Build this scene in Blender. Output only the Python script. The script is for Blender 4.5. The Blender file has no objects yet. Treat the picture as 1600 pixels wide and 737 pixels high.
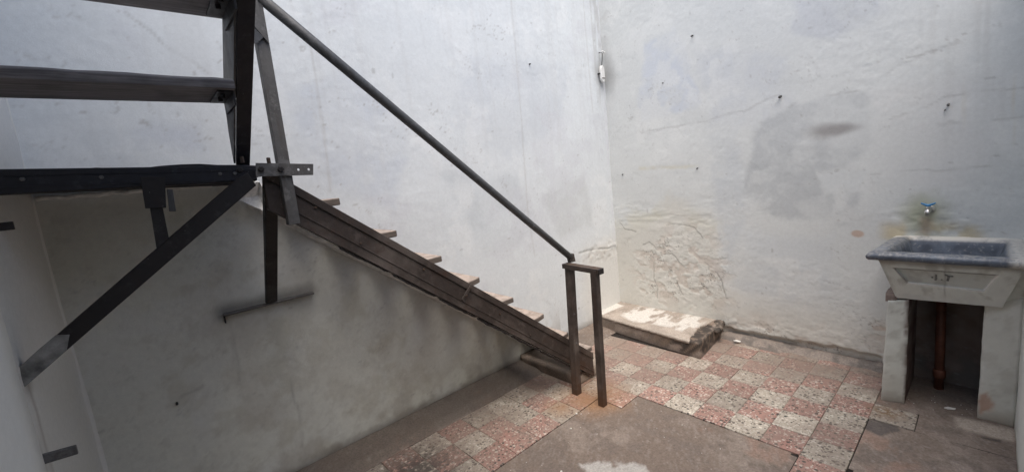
import bpy, bmesh, math, random
import numpy as np
from mathutils import Vector, Matrix
random.seed(7)
S = bpy.context.scene
COL = S.collection

# ------------------------------------------------------------------ camera
cd = bpy.data.cameras.new("camera")
cam = bpy.data.objects.new("camera", cd)
COL.objects.link(cam)
Rr = (0.74203521, -0.66196225, -0.10578147)
Rd = (-0.17379349, -0.03756256, -0.98406548)
Rf = (0.64744078, 0.74859537, -0.14291747)
m = Matrix(((Rr[0], -Rd[0], -Rf[0]), (Rr[1], -Rd[1], -Rf[1]), (Rr[2], -Rd[2], -Rf[2])))
cam.matrix_world = Matrix.Translation((-3.0461, -0.4380, 1.6643)) @ m.to_4x4()
cd.sensor_fit = 'HORIZONTAL'
cd.sensor_width = 36.0
cd.lens = 36.0 * 658.88 / 1600.0
cd.clip_start = 0.01
cd.clip_end = 500.0
S.camera = cam

# ------------------------------------------------------------------ world, sun, exposure
SUN_ELEV, SUN_AZ = math.radians(66), math.radians(215)   # azimuth: compass-like angle the light comes from
world = bpy.data.worlds.new("World")
S.world = world
world.use_nodes = True
wn = world.node_tree
for n in list(wn.nodes):
    wn.nodes.remove(n)
sky = wn.nodes.new("ShaderNodeTexSky")
sky.sky_type = 'NISHITA'
sky.sun_disc = False
sky.sun_elevation = SUN_ELEV
sky.sun_rotation = SUN_AZ
sky.air_density = 1.0
sky.dust_density = 4.0
sky.ozone_density = 0.6
bg = wn.nodes.new("ShaderNodeBackground")
bg.inputs['Strength'].default_value = 0.15
wo = wn.nodes.new("ShaderNodeOutputWorld")
wn.links.new(sky.outputs[0], bg.inputs[0])
wn.links.new(bg.outputs[0], wo.inputs[0])

sd = bpy.data.lights.new("sun", 'SUN')
sd.energy = 1.3
sd.angle = math.radians(55)
sd.color = (1.0, 0.985, 0.93)
sun = bpy.data.objects.new("sun", sd)
COL.objects.link(sun)
sv = Vector((math.sin(SUN_AZ) * math.cos(SUN_ELEV), math.cos(SUN_AZ) * math.cos(SUN_ELEV), math.sin(SUN_ELEV)))
sun.rotation_euler = sv.to_track_quat('Z', 'Y').to_euler()

S.view_settings.view_transform = 'Standard'
S.view_settings.look = 'None'
S.view_settings.exposure = 0.90
S.view_settings.gamma = 1.0
S.view_settings.use_curve_mapping = False
S.cycles.max_bounces = 10
S.cycles.diffuse_bounces = 7

# ------------------------------------------------------------------ numpy noise
def _hash(ix, iy, seed):
    h = (ix.astype(np.int64) * 374761393 + iy.astype(np.int64) * 668265263 + seed * 974634721) & 0x7fffffff
    h = ((h ^ (h >> 13)) * 1274126177) & 0x7fffffff
    return ((h ^ (h >> 16)) & 0xffff) / 65535.0

def vnoise(x, y, seed=0):
    ix = np.floor(x); iy = np.floor(y)
    fx = x - ix; fy = y - iy
    fx = fx * fx * fx * (fx * (fx * 6 - 15) + 10)
    fy = fy * fy * fy * (fy * (fy * 6 - 15) + 10)
    a = _hash(ix, iy, seed); b = _hash(ix + 1, iy, seed)
    c = _hash(ix, iy + 1, seed); d = _hash(ix + 1, iy + 1, seed)
    return (a + (b - a) * fx) * (1 - fy) + (c + (d - c) * fx) * fy

def fbm(x, y, seed=0, oct=4, gain=.5):
    s = np.zeros(np.broadcast(x, y).shape); a = 1.0; t = 0.0; f = 1.0
    for o in range(oct):
        s += a * vnoise(x * f + 17.3 * o, y * f - 9.1 * o, seed + o)
        t += a; a *= gain; f *= 2.03
    return s / t          # 0..1

def sst(e0, e1, x):
    t = np.clip((x - e0) / (e1 - e0), 0, 1)
    return t * t * (3 - 2 * t)

def seg_d(px, py, ax, ay, bx, by):
    dx, dy = bx - ax, by - ay
    t = np.clip(((px - ax) * dx + (py - ay) * dy) / (dx * dx + dy * dy + 1e-12), 0, 1)
    return np.hypot(px - ax - t * dx, py - ay - t * dy)

def line_d(px, py, pts):
    d = np.full(px.shape, 9.0)
    for (a, b) in zip(pts[:-1], pts[1:]):
        d = np.minimum(d, seg_d(px, py, a[0], a[1], b[0], b[1]))
    return d

def poly_sd(px, py, pts):
    """signed distance, positive inside"""
    d = line_d(px, py, list(pts) + [pts[0]])
    ins = np.zeros(px.shape, bool)
    n = len(pts)
    for i in range(n):
        (x1, y1), (x2, y2) = pts[i], pts[(i + 1) % n]
        if y1 == y2:
            continue
        c = ((y1 > py) != (y2 > py)) & (px < (x2 - x1) * (py - y1) / (y2 - y1) + x1)
        ins ^= c
    return np.where(ins, d, -d)

def mixc(col, c, f):
    f = np.clip(f, 0, 1)[..., None]
    return col * (1 - f) + np.array(c) * f

# ------------------------------------------------------------------ node materials
class NM:
    def __init__(s, name, rough=.8, spec=.3, metal=0.0):
        s.m = bpy.data.materials.new(name); s.m.use_nodes = True
        s.t = s.m.node_tree; s.b = s.t.nodes['Principled BSDF']
        s.b.inputs['Roughness'].default_value = rough
        s.b.inputs['Specular IOR Level'].default_value = spec
        s.b.inputs['Metallic'].default_value = metal
        s.geo = s.n('ShaderNodeNewGeometry')
    def n(s, typ, **kw):
        o = s.t.nodes.new(typ)
        for k, v in kw.items():
            setattr(o, k, v)
        return o
    def put(s, sock, v):
        if hasattr(v, 'node'):
            s.t.links.new(v, sock)
        else:
            if sock.type == 'RGBA' and not hasattr(v, '__len__'):
                v = (v, v, v, 1)
            if sock.type == 'RGBA' and len(v) == 3:
                v = (*v, 1)
            sock.default_value = v
    def pos(s):
        return s.geo.outputs['Position']
    def obj(s):
        return s.n('ShaderNodeTexCoord').outputs['Object']
    def scale(s, v, sc):
        o = s.n('ShaderNodeMapping'); s.put(o.inputs[0], v); o.inputs['Scale'].default_value = sc
        return o.outputs[0]
    def noise(s, v, scale=5, detail=4, rough=.55, dist=0.0):
        o = s.n('ShaderNodeTexNoise'); s.put(o.inputs['Vector'], v)
        o.inputs['Scale'].default_value = scale; o.inputs['Detail'].default_value = detail
        o.inputs['Roughness'].default_value = rough; o.inputs['Distortion'].default_value = dist
        return o.outputs['Fac']
    def vor(s, v, scale, feature='F1'):
        o = s.n('ShaderNodeTexVoronoi', feature=feature); s.put(o.inputs['Vector'], v)
        o.inputs['Scale'].default_value = scale
        return o
    def ramp(s, v, a, b, ca=0.0, cb=1.0):
        o = s.n('ShaderNodeMapRange'); o.clamp = True
        s.put(o.inputs[0], v); o.inputs[1].default_value = a; o.inputs[2].default_value = b
        o.inputs[3].default_value = ca; o.inputs[4].default_value = cb
        return o.outputs[0]
    def mix(s, f, a, b, mode='MIX'):
        o = s.n('ShaderNodeMix', data_type='RGBA', blend_type=mode)
        s.put(o.inputs[0], f); s.put(o.inputs[6], a); s.put(o.inputs[7], b)
        return o.outputs[2]
    def math(s, op, a, b=0.0):
        o = s.n('ShaderNodeMath', operation=op); s.put(o.inputs[0], a); s.put(o.inputs[1], b)
        return o.outputs[0]
    def xyz(s, v):
        o = s.n('ShaderNodeSeparateXYZ'); s.put(o.inputs[0], v)
        return o.outputs
    def dist(s, c):
        o = s.n('ShaderNodeVectorMath', operation='DISTANCE'); s.put(o.inputs[0], s.pos())
        o.inputs[1].default_value = c
        return o.outputs['Value']
    def color(s, c):
        s.put(s.b.inputs['Base Color'], c)
    def rough(s, r):
        s.put(s.b.inputs['Roughness'], r)
    def bump(s, h, strength=.3, d=.01):
        o = s.n('ShaderNodeBump'); s.put(o.inputs['Height'], h)
        o.inputs['Strength'].default_value = strength; o.inputs['Distance'].default_value = d
        s.t.links.new(o.outputs[0], s.b.inputs['Normal'])

def attr_mat(name, rough=.85, grain=60, amt=.06, bump=.35, bd=.004, spec=.25):
    """base colour from the painted albedo attribute, plus fine grain"""
    k = NM(name, rough, spec)
    a = k.n('ShaderNodeAttribute', attribute_name='albedo').outputs['Color']
    f = k.noise(k.pos(), grain, 5, .6)
    f2 = k.noise(k.pos(), grain * 4.1, 3, .6)
    g = k.ramp(f, .3, .7, 1 - amt, 1 + amt)
    g2 = k.ramp(f2, .3, .7, 1 - amt * .7, 1 + amt * .7)
    k.color(k.mix(1.0, k.mix(1.0, a, g, 'MULTIPLY'), g2, 'MULTIPLY'))
    h = k.math('ADD', k.noise(k.pos(), grain * .5, 6, .66), k.math('MULTIPLY', f2, .4))
    rough_zone = k.ramp(k.noise(k.pos(), 2.3, 5, .6, .5), .40, .62, .15, 1.0)
    k.bump(k.math('MULTIPLY', h, rough_zone), bump, bd)
    return k.m

def metal_mat(name, base, rust, rust_amt=.35, rough=.5, pale=None, spec=.45):
    k = NM(name, rough, spec)
    p = k.pos()
    n1 = k.noise(p, 7, 6, .62, .6)
    n2 = k.noise(p, 55, 4, .6)
    c = k.mix(k.ramp(n2, .35, .7), base, tuple(x * 1.35 for x in base))
    if pale:
        c = k.mix(k.ramp(k.noise(p, 3.2, 5, .6, .4), .48, .66), c, pale)
    c = k.mix(k.ramp(k.math('ADD', k.math('MULTIPLY', n1, .75), k.math('MULTIPLY', n2, .3)), .72 - rust_amt * .4, .80 - rust_amt * .25), c, rust)
    st_ = k.noise(k.scale(p, (26, 26, 2.2)), 1.0, 5, .65)
    c = k.mix(k.ramp(st_, .56, .72, 0, .55), c, rust)
    c = k.mix(k.math('MULTIPLY', k.ramp(k.xyz(p)[2], .34, .02), k.ramp(n1, .35, .6, .15, .9)), c, (.085, .042, .023))
    rub = k.noise(k.scale(p, (5, 5, 5)), 3.1, 8, .72)
    c = k.mix(k.ramp(rub, .55, .64, 0, .6), c, tuple(min(.4, x * 2.2 + .02) for x in base))
    # tiny chips of bare, pale metal
    c = k.mix(k.ramp(k.vor(p, 38).outputs['Distance'], .035, .055, .55, 0), c, (.35, .33, .31))
    k.color(c)
    k.rough(k.ramp(n1, .3, .7, rough - .12, rough + .25))
    k.bump(k.math('ADD', n2, k.math('MULTIPLY', n1, .6)), .35, .003)
    return k.m

M = {}
M['wall'] = attr_mat('plaster_paint', .72, 48, .045, .45, .0035, .3)
M['fine_wall'] = attr_mat('smooth_plaster', .75, 40, .03, .2, .003)
M['cement'] = attr_mat('cement_screed', .75, 85, .24, .5, .003, .3)
M['brown'] = metal_mat('brown_primer_steel', (.036, .027, .023), (.050, .027, .018), .38, .5, (.115, .094, .082))
M['dark'] = metal_mat('dark_brown_steel', (.014, .0115, .0115), (.026, .015, .011), .25, .48)
M['blue_dark'] = metal_mat('sky_tinted_steel', (.014, .014, .019), (.030, .024, .024), .2, .42)  # dark steel tinted blue for the sky it reflects
M['grey'] = metal_mat('grey_painted_steel', (.085, .082, .080), (.07, .055, .045), .2, .5, (.13, .125, .12))
M['pipe_paint'] = metal_mat('grey_painted_pipe', (.060, .062, .066), (.055, .050, .048), .12, .42)
M['rusty'] = metal_mat('rusty_steel', (.050, .033, .024), (.11, .055, .028), .5, .7, (.09, .07, .06))

def wood_mat(name, base, grain, top=None):
    k = NM(name, .75, .25)
    p = k.pos()
    g = k.noise(k.scale(p, (3, 60, 60)), 1.6, 6, .65, .8)
    c = k.mix(k.ramp(g, .32, .68), base, grain)
    c = k.mix(k.ramp(k.noise(p, 9, 4), .5, .75, 0, .5), c, tuple(x * .55 for x in base))
    if top:
        nz = k.xyz(k.geo.outputs['Normal'])[2]
        worn = k.math('MULTIPLY', k.ramp(nz, .6, .9), k.ramp(k.noise(p, 14, 5, .7), .32, .55, .35, 1))
        c = k.mix(worn, c, top)
    k.color(c)
    k.bump(g, .5, .004)
    return k.m
M['tread'] = wood_mat('worn_tread_wood', (.115, .092, .078), (.20, .165, .140), (.42, .345, .295))
M['plank'] = wood_mat('weathered_plank_wood', (.12, .112, .118), (.29, .275, .28), (.46, .45, .45))
M['deck'] = wood_mat('dark_deck_wood', (.026, .025, .030), (.062, .060, .068))

def terrazzo(name, matrix, dark, light):
    k = NM(name, .55, .4)
    p = k.pos(); o = k.n('ShaderNodeObjectInfo')
    rnd = o.outputs['Random']
    warp = k.n('ShaderNodeVectorMath', operation='ADD')
    k.put(warp.inputs[0], p)
    nn = k.n('ShaderNodeTexNoise'); k.put(nn.inputs['Vector'], p); nn.inputs['Scale'].default_value = 60
    sc = k.n('ShaderNodeVectorMath', operation='SCALE'); k.put(sc.inputs[0], nn.outputs['Color']); sc.inputs['Scale'].default_value = .008
    k.put(warp.inputs[1], sc.outputs[0])
    wv = warp.outputs[0]
    v = k.vor(wv, 47); cid = k.xyz(v.outputs['Color'])[0]; cid2 = k.xyz(v.outputs['Color'])[1]
    v2 = k.vor(wv, 88); cid3 = k.xyz(v2.outputs['Color'])[0]
    c = k.mix(k.ramp(k.noise(p, 30, 4), .3, .7), tuple(x * .86 for x in matrix), tuple(x * 1.1 for x in matrix))
    body = k.ramp(v.outputs['Distance'], .36, .48, 1, 0)
    body2 = k.ramp(v2.outputs['Distance'], .34, .46, 1, 0)
    c = k.mix(k.math('MULTIPLY', body2, k.ramp(cid3, .70, .72)), c, light)
    c = k.mix(k.math('MULTIPLY', body2, k.ramp(cid3, .22, .24, 1, 0)), c, dark)
    c = k.mix(k.math('MULTIPLY', body, k.ramp(cid, .66, .68)), c, light)
    c = k.mix(k.math('MULTIPLY', body, k.ramp(cid2, .25, .27, 1, 0)), c, dark)
    # each tile a little lighter or darker than the next
    c = k.mix(1.0, c, k.ramp(rnd, 0, 1, .70, 1.12), 'MULTIPLY')
    # ground-in dirt: everywhere in blotches, thick along the stair side and along the wall foot
    x, y, z = k.xyz(p)
    n1 = k.noise(p, 4.5, 6, .65, .5)
    n2 = k.noise(p, 26, 5, .65)
    blot = k.math('ADD', k.math('MULTIPLY', n1, .7), k.math('MULTIPLY', n2, .35))
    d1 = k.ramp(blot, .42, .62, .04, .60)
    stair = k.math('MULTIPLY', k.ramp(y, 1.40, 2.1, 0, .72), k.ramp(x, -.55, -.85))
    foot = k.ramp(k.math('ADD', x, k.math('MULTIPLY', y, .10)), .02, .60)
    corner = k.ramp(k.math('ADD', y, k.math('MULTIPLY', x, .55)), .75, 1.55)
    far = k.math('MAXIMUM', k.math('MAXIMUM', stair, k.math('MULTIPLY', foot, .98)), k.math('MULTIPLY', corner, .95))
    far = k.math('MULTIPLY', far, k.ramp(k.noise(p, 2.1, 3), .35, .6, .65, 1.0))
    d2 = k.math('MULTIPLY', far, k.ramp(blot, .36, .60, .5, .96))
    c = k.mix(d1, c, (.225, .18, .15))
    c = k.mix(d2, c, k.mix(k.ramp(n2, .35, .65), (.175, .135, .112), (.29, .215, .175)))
    # black scuffed grime at the near left end
    gr = k.math('MULTIPLY', k.ramp(k.dist((-2.12, 1.72, 0)), .10, .42, 1, 0), k.ramp(n2, .36, .5))
    c = k.mix(k.math('MULTIPLY', gr, .85), c, (.045, .038, .034))
    # rust run-off round the two post feet
    ru = k.math('MAXIMUM', k.ramp(k.dist((-.80, 1.44, 0)), .06, .34, 1, 0), k.ramp(k.dist((-1.06, 1.54, 0)), .02, .16, .8, 0))
    c = k.mix(k.math('MULTIPLY', ru, k.ramp(blot, .34, .60, .25, .9)), c, (.30, .165, .085))
    ru2 = k.math('MULTIPLY', k.ramp(k.dist((.13, -.06, 0)), .02, .13, 1, 0), k.ramp(n2, .42, .55))
    c = k.mix(k.math('MULTIPLY', ru2, .85), c, (.17, .10, .05))
    k.color(c)
    k.rough(k.ramp(n2, .3, .7, .45, .8))
    k.bump(k.math('ADD', k.math('MULTIPLY', v.outputs['Distance'], .3), n2), .35, .002)
    return k.m
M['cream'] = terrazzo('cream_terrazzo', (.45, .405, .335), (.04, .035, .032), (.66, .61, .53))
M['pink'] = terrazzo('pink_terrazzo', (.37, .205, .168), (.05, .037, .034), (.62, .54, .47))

def simple(name, c, rough=.6, spec=.4, metal=0.0, var=.15, sc=30, bump=.2):
    k = NM(name, rough, spec, metal)
    n = k.noise(k.pos(), sc, 5, .6)
    k.color(k.mix(k.ramp(n, .3, .7), tuple(x * (1 - var) for x in c), tuple(min(1, x * (1 + var)) for x in c)))
    k.bump(n, bump, .002)
    return k.m
M['pvc'] = simple('orange_brown_pvc', (.15, .06, .038), .5, .4, 0, .35, 14)
M['chrome'] = simple('dull_chrome', (.55, .53, .50), .28, .5, 1.0, .25, 60)
M['blue'] = simple('blue_plastic', (.025, .17, .36), .4, .5, 0, .1)
M['ceramic'] = simple('white_ceramic', (.72, .72, .70), .35, .5, 0, .08, 40)
M['ink'] = simple('faded_dark_paint', (.20, .20, .19), .8, .2, 0, .35, 90)
M['mortar'] = simple('grey_mortar', (.155, .14, .128), .9, .2, 0, .4, 30, .8)
M['smear'] = simple('smeared_plaster', (.24, .235, .22), .9, .2, 0, .6, 16, .8)
M['white_mortar'] = simple('whitewashed_mortar', (.72, .71, .68), .85, .2, 0, .25, 25, .8)
M['void'] = simple('dirt_bed', (.035, .030, .027), .95, .1, 0, .3, 40, .6)
M['brickbit'] = simple('bare_brick', (.25, .195, .17), .9, .2, 0, .3, 40, .8)
M['chip'] = simple('white_paint_chip', (.75, .73, .69), .7, .3, 0, .1)
M['wire'] = simple('dark_wire', (.05, .05, .05), .5, .4, .5, .2)

# ------------------------------------------------------------------ object helpers
def link(o):
    COL.objects.link(o); return o

def rootloc(o):
    l = Vector((0, 0, 0))
    while o is not None:
        l += o.location; o = o.parent
    return l

def obj(name, bm, mat, parent=None, smooth=False, bevel=0.0, loc=None):
    """one bmesh in world coordinates -> one linked object, its verts made relative to its origin"""
    if isinstance(bm, bmesh.types.BMesh):
        if bevel > 0:
            es = [e for e in bm.edges if len(e.link_faces) == 2 and e.calc_face_angle(0) > .6]
            if es:
                bmesh.ops.bevel(bm, geom=es, offset=bevel, segments=1, profile=.6, affect='EDGES')
        me = bpy.data.meshes.new(name)
        bm.normal_update()
        bm.to_mesh(me); bm.free()
    else:
        me = bm
    o = bpy.data.objects.new(name, me)
    link(o)
    base = Vector((0, 0, 0))
    if parent is not None:
        o.parent = parent; base = rootloc(parent)
    elif loc is not None:
        o.location = loc; base = Vector(loc)
    if base.length > 0:
        me.transform(Matrix.Translation(-base))
    if mat is not None:
        for mm in (mat if isinstance(mat, (list, tuple)) else [mat]):
            me.materials.append(mm)
    if smooth:
        me.polygons.foreach_set('use_smooth', [True] * len(me.polygons))
    return o

WALL_NAMES = ('far_wall', 'right_wall', 'left_wall', 'near_wall', 'enclosure_wall', 'enclosure_roof')
def tag(o, label=None, cat=None, group=None, kind=None):
    if label: o['label'] = label
    if cat: o['category'] = cat
    if group: o['group'] = group
    if kind is None and o.name.split('.')[0] in WALL_NAMES: kind = 'thing'
    if kind: o['kind'] = kind
    return o

def empty(name, loc, label, cat, group=None):
    o = bpy.data.objects.new(name, None); link(o); o.location = loc
    o.empty_display_size = .1
    return tag(o, label, cat, group)

def V(*a):
    return Vector(a)

def hexa(bm, pts):
    """8 points: bottom ring 0-3, top ring 4-7"""
    v = [bm.verts.new(p) for p in pts]
    for f in ((3, 2, 1, 0), (4, 5, 6, 7), (0, 1, 5, 4), (1, 2, 6, 5), (2, 3, 7, 6), (3, 0, 4, 7)):
        bm.faces.new([v[i] for i in f])
    bmesh.ops.recalc_face_normals(bm, faces=bm.faces[:])
    return v

def box(bm, x0, x1, y0, y1, z0, z1):
    return hexa(bm, [(x0, y0, z0), (x1, y0, z0), (x1, y1, z0), (x0, y1, z0), (x0, y0, z1), (x1, y0, z1), (x1, y1, z1), (x0, y1, z1)])

def bar(bm, p0, p1, w, h, side):
    """bar from p0 to p1; w along `side` (made perpendicular), h along the third axis; centred"""
    p0, p1, s = Vector(p0), Vector(p1), Vector(side)
    d = (p1 - p0).normalized(); s = (s - d * s.dot(d)).normalized(); u = s.cross(d)
    a, b = s * w / 2, u * h / 2
    hexa(bm, [p0 - a - b, p0 + a - b, p0 + a + b, p0 - a + b, p1 - a - b, p1 + a - b, p1 + a + b, p1 - a + b])

def xzplate(bm, pts, y0, y1):
    """polygon in (x,z) extruded from y0 to y1"""
    a = [bm.verts.new((x, y0, z)) for x, z in pts]; b = [bm.verts.new((x, y1, z)) for x, z in pts]
    n = len(pts)
    bm.faces.new(a); bm.faces.new(b[::-1])
    for i in range(n):
        bm.faces.new((a[i], b[i], b[(i + 1) % n], a[(i + 1) % n]))
    bmesh.ops.recalc_face_normals(bm, faces=bm.faces[:])

def yzplate(bm, pts, x0, x1):
    a = [bm.verts.new((x0, y, z)) for y, z in pts]; b = [bm.verts.new((x1, y, z)) for y, z in pts]
    n = len(pts)
    bm.faces.new(a); bm.faces.new(b[::-1])
    for i in range(n):
        bm.faces.new((a[i], b[i], b[(i + 1) % n], a[(i + 1) % n]))
    bmesh.ops.recalc_face_normals(bm, faces=bm.faces[:])

def tube(bm, pts, r, seg=14, cap=True):
    rings = []
    pts = [Vector(p) for p in pts]
    for i, p in enumerate(pts):
        d = (pts[min(i + 1, len(pts) - 1)] - pts[max(i - 1, 0)]).normalized()
        s = d.cross(V(0, 0, 1)) if abs(d.z) < .95 else d.cross(V(1, 0, 0))
        s.normalize(); u = s.cross(d)
        rr = r[i] if hasattr(r, '__len__') else r
        rings.append([bm.verts.new(p + s * rr * math.cos(2 * math.pi * k / seg) + u * rr * math.sin(2 * math.pi * k / seg)) for k in range(seg)])
    for a, b in zip(rings[:-1], rings[1:]):
        for k in range(seg):
            bm.faces.new((a[k], a[(k + 1) % seg], b[(k + 1) % seg], b[k]))
    if cap:
        bm.faces.new(rings[0][::-1]); bm.faces.new(rings[-1])
    bmesh.ops.recalc_face_normals(bm, faces=bm.faces[:])

def bolt_bm(c, axis, r=.009, h=.010):
    bm = bmesh.new(); c = Vector(c); a = Vector(axis).normalized()
    tube(bm, [c, c + a * h * .9, c + a * h], [r, r, r * .7], 6)
    return bm

def rough_box(x0, x1, y0, y1, z0, z1, step, amp, seed=0, pts=None):
    """a box (or hexahedron of 8 pts) cut fine and knocked out of true, for old plaster and masonry"""
    bm = bmesh.new()
    P8 = pts or [(x0, y0, z0), (x1, y0, z0), (x1, y1, z0), (x0, y1, z0), (x0, y0, z1), (x1, y0, z1), (x1, y1, z1), (x0, y1, z1)]
    P8 = [np.array(p, float) for p in P8]
    L = [np.linalg.norm(P8[1] - P8[0]), np.linalg.norm(P8[3] - P8[0]), np.linalg.norm(P8[4] - P8[0])]
    N = [max(1, int(round(l / step))) for l in L]
    vs = {}
    def pt(i, j, k):
        if (i, j, k) not in vs:
            u, v, w = i / N[0], j / N[1], k / N[2]
            q = ((P8[0] * (1 - u) + P8[1] * u) * (1 - v) + (P8[3] * (1 - u) + P8[2] * u) * v) * (1 - w) + \
                ((P8[4] * (1 - u) + P8[5] * u) * (1 - v) + (P8[7] * (1 - u) + P8[6] * u) * v) * w
            n = [fbm(np.array([q[0] * 9 + q[2] * 5.3 + a * 7]), np.array([q[1] * 9 + q[2] * 7.7 - a * 3]), seed + a, 4, .6)[0] - .5 for a in range(3)]
            vs[(i, j, k)] = bm.verts.new(q + np.array(n) * amp * 2)
        return vs[(i, j, k)]
    for a in range(N[0]):
        for b in range(N[1]):
            for k in (0, N[2]):
                bm.faces.new((pt(a, b, k), pt(a + 1, b, k), pt(a + 1, b + 1, k), pt(a, b + 1, k)))
    for a in range(N[0]):
        for c in range(N[2]):
            for k in (0, N[1]):
                bm.faces.new((pt(a, k, c), pt(a + 1, k, c), pt(a + 1, k, c + 1), pt(a, k, c + 1)))
    for b in range(N[1]):
        for c in range(N[2]):
            for k in (0, N[0]):
                bm.faces.new((pt(k, b, c), pt(k, b + 1, c), pt(k, b + 1, c + 1), pt(k, b, c + 1)))
    bmesh.ops.recalc_face_normals(bm, faces=bm.faces[:])
    return bm

def paint_mesh(me, fn):
    n = len(me.vertices)
    co = np.empty(n * 3, np.float32); me.vertices.foreach_get('co', co); co = co.reshape(-1, 3)
    col = fn(co[:, 0].astype(float), co[:, 1].astype(float), co[:, 2].astype(float))
    at = me.attributes.new('albedo', 'FLOAT_COLOR', 'POINT')
    out = np.ones((n, 4), np.float32); out[:, :3] = np.clip(col, 0.01, .9)
    at.data.foreach_set('color', out.ravel())

def paint(o, fn):
    """fn gets world coordinates"""
    l = rootloc(o)
    paint_mesh(o.data, lambda x, y, z: fn(x + l.x, y + l.y, z + l.z))

def grid_wall(name, us, vs, place, height, albedo, mat, back):
    """a wall face as a fine grid (u across, v up) pushed out by height(u,v), closed behind at depth `back`"""
    U, Vv = np.meshgrid(us, vs)
    H = height(U, Vv)
    P = place(U, Vv, H).reshape(-1, 3)
    nu, nv = len(us), len(vs)
    idx = np.arange(nu * nv).reshape(nv, nu)
    quads = np.stack([idx[:-1, :-1], idx[:-1, 1:], idx[1:, 1:], idx[1:, :-1]], -1).reshape(-1, 4)
    bu = np.array([us[0], us[-1], us[-1], us[0]]); bv = np.array([vs[0], vs[0], vs[-1], vs[-1]])
    PB = place(bu, bv, np.full(4, -back))
    n0 = nu * nv
    P = np.vstack([P, PB])
    faces = quads.tolist()
    faces.append([n0 + 3, n0 + 2, n0 + 1, n0])
    faces.append([n0, n0 + 1] + idx[0, ::-1].tolist())
    faces.append([n0 + 2, n0 + 3] + idx[-1, :].tolist())
    faces.append([n0 + 3, n0] + idx[:, 0].tolist())
    faces.append([n0 + 1, n0 + 2] + idx[::-1, -1].tolist())
    me = bpy.data.meshes.new(name)
    me.from_pydata(P.tolist(), [], faces)
    me.materials.append(mat)
    sm = np.zeros(len(faces), bool); sm[:len(quads)] = True
    me.polygons.foreach_set('use_smooth', sm)
    me.update()
    C = albedo(U, Vv, H).reshape(-1, 3)
    out = np.ones((len(P), 4), np.float32); out[:n0, :3] = np.clip(C, .01, .9); out[n0:, :3] = .5
    at = me.attributes.new('albedo', 'FLOAT_COLOR', 'POINT')
    at.data.foreach_set('color', out.ravel())
    return link(bpy.data.objects.new(name, me))

def span(*seg):
    """span((a,b,step), ...) joined"""
    r = [np.arange(a, b - 1e-9, s) for a, b, s in seg] + [np.array([seg[-1][1]])]
    return np.concatenate(r)

# ================================================================== SETTING
YA = 2.28                     # far wall plane
def XB(y): return .756 + .0193 * y    # right-hand wall plane
XC = -3.37                    # left wall plane
YD = -.572                    # near pier plane
TOP = 4.2

# ---- far wall (behind the staircase)
def hA(u, v):
    h = .007 * (fbm(u * 1.3, v * 1.3, 3, 3) - .5) * 2
    z_ = sst(.42, .60, fbm(u * 1.9, v * 1.9, 13, 4))
    h += .0005 * (fbm(u * 6, v * 5, 11, 3) - .5) * 2
    h += .0012 * z_ * (fbm(u * 21, v * 26, 21, 4, .6) - .5) * 2
    # trowel ridges
    r = fbm(u * 3.1 + .8 * fbm(u * 2, v * 2, 5), v * 4.0, 31, 5)
    h += .0005 * sst(.56, .58, r) + .0006 * sst(.60, .61, fbm(u * 4, v * 5, 35, 5))
    for pts, w, d in CR_A:
        if d < .003: continue
        dd = line_d(u + .03 * (fbm(u * 9, v * 9, 41) - .5), v + .03 * (fbm(u * 9, v * 9, 43) - .5), pts)
        h -= d * sst(w, 0, dd)
    # lifting paint beside the corner and at the foot
    dmg = sst(.12, .0, np.abs(v - .76) - .02) * sst(.15, .45, u) * .7
    h += dmg * .010 * (sst(.48, .50, fbm(u * 14, v * 18, 47, 4)) - .5)
    h -= .02 * sst(.10, 0, v) * fbm(u * 6, v * 12, 49)
    return h
CR_A = [([(-2.93, 2.6), (-2.8, 2.47), (-2.64, 2.35)], .018, .0012), ([(.17, .82), (.45, .80), (.62, .775), (.77, .77)], .011, .007),
        ([(-2.55, .62), (-2.55, .47), (-2.53, .4), (-2.56, .17)], .018, .0014), ([(-3.05, .72), (-2.95, .735)], .018, .0014),
        ([(-2.79, 1.06), (-2.785, .85), (-2.79, .68)], .018, .0014)]
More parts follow.
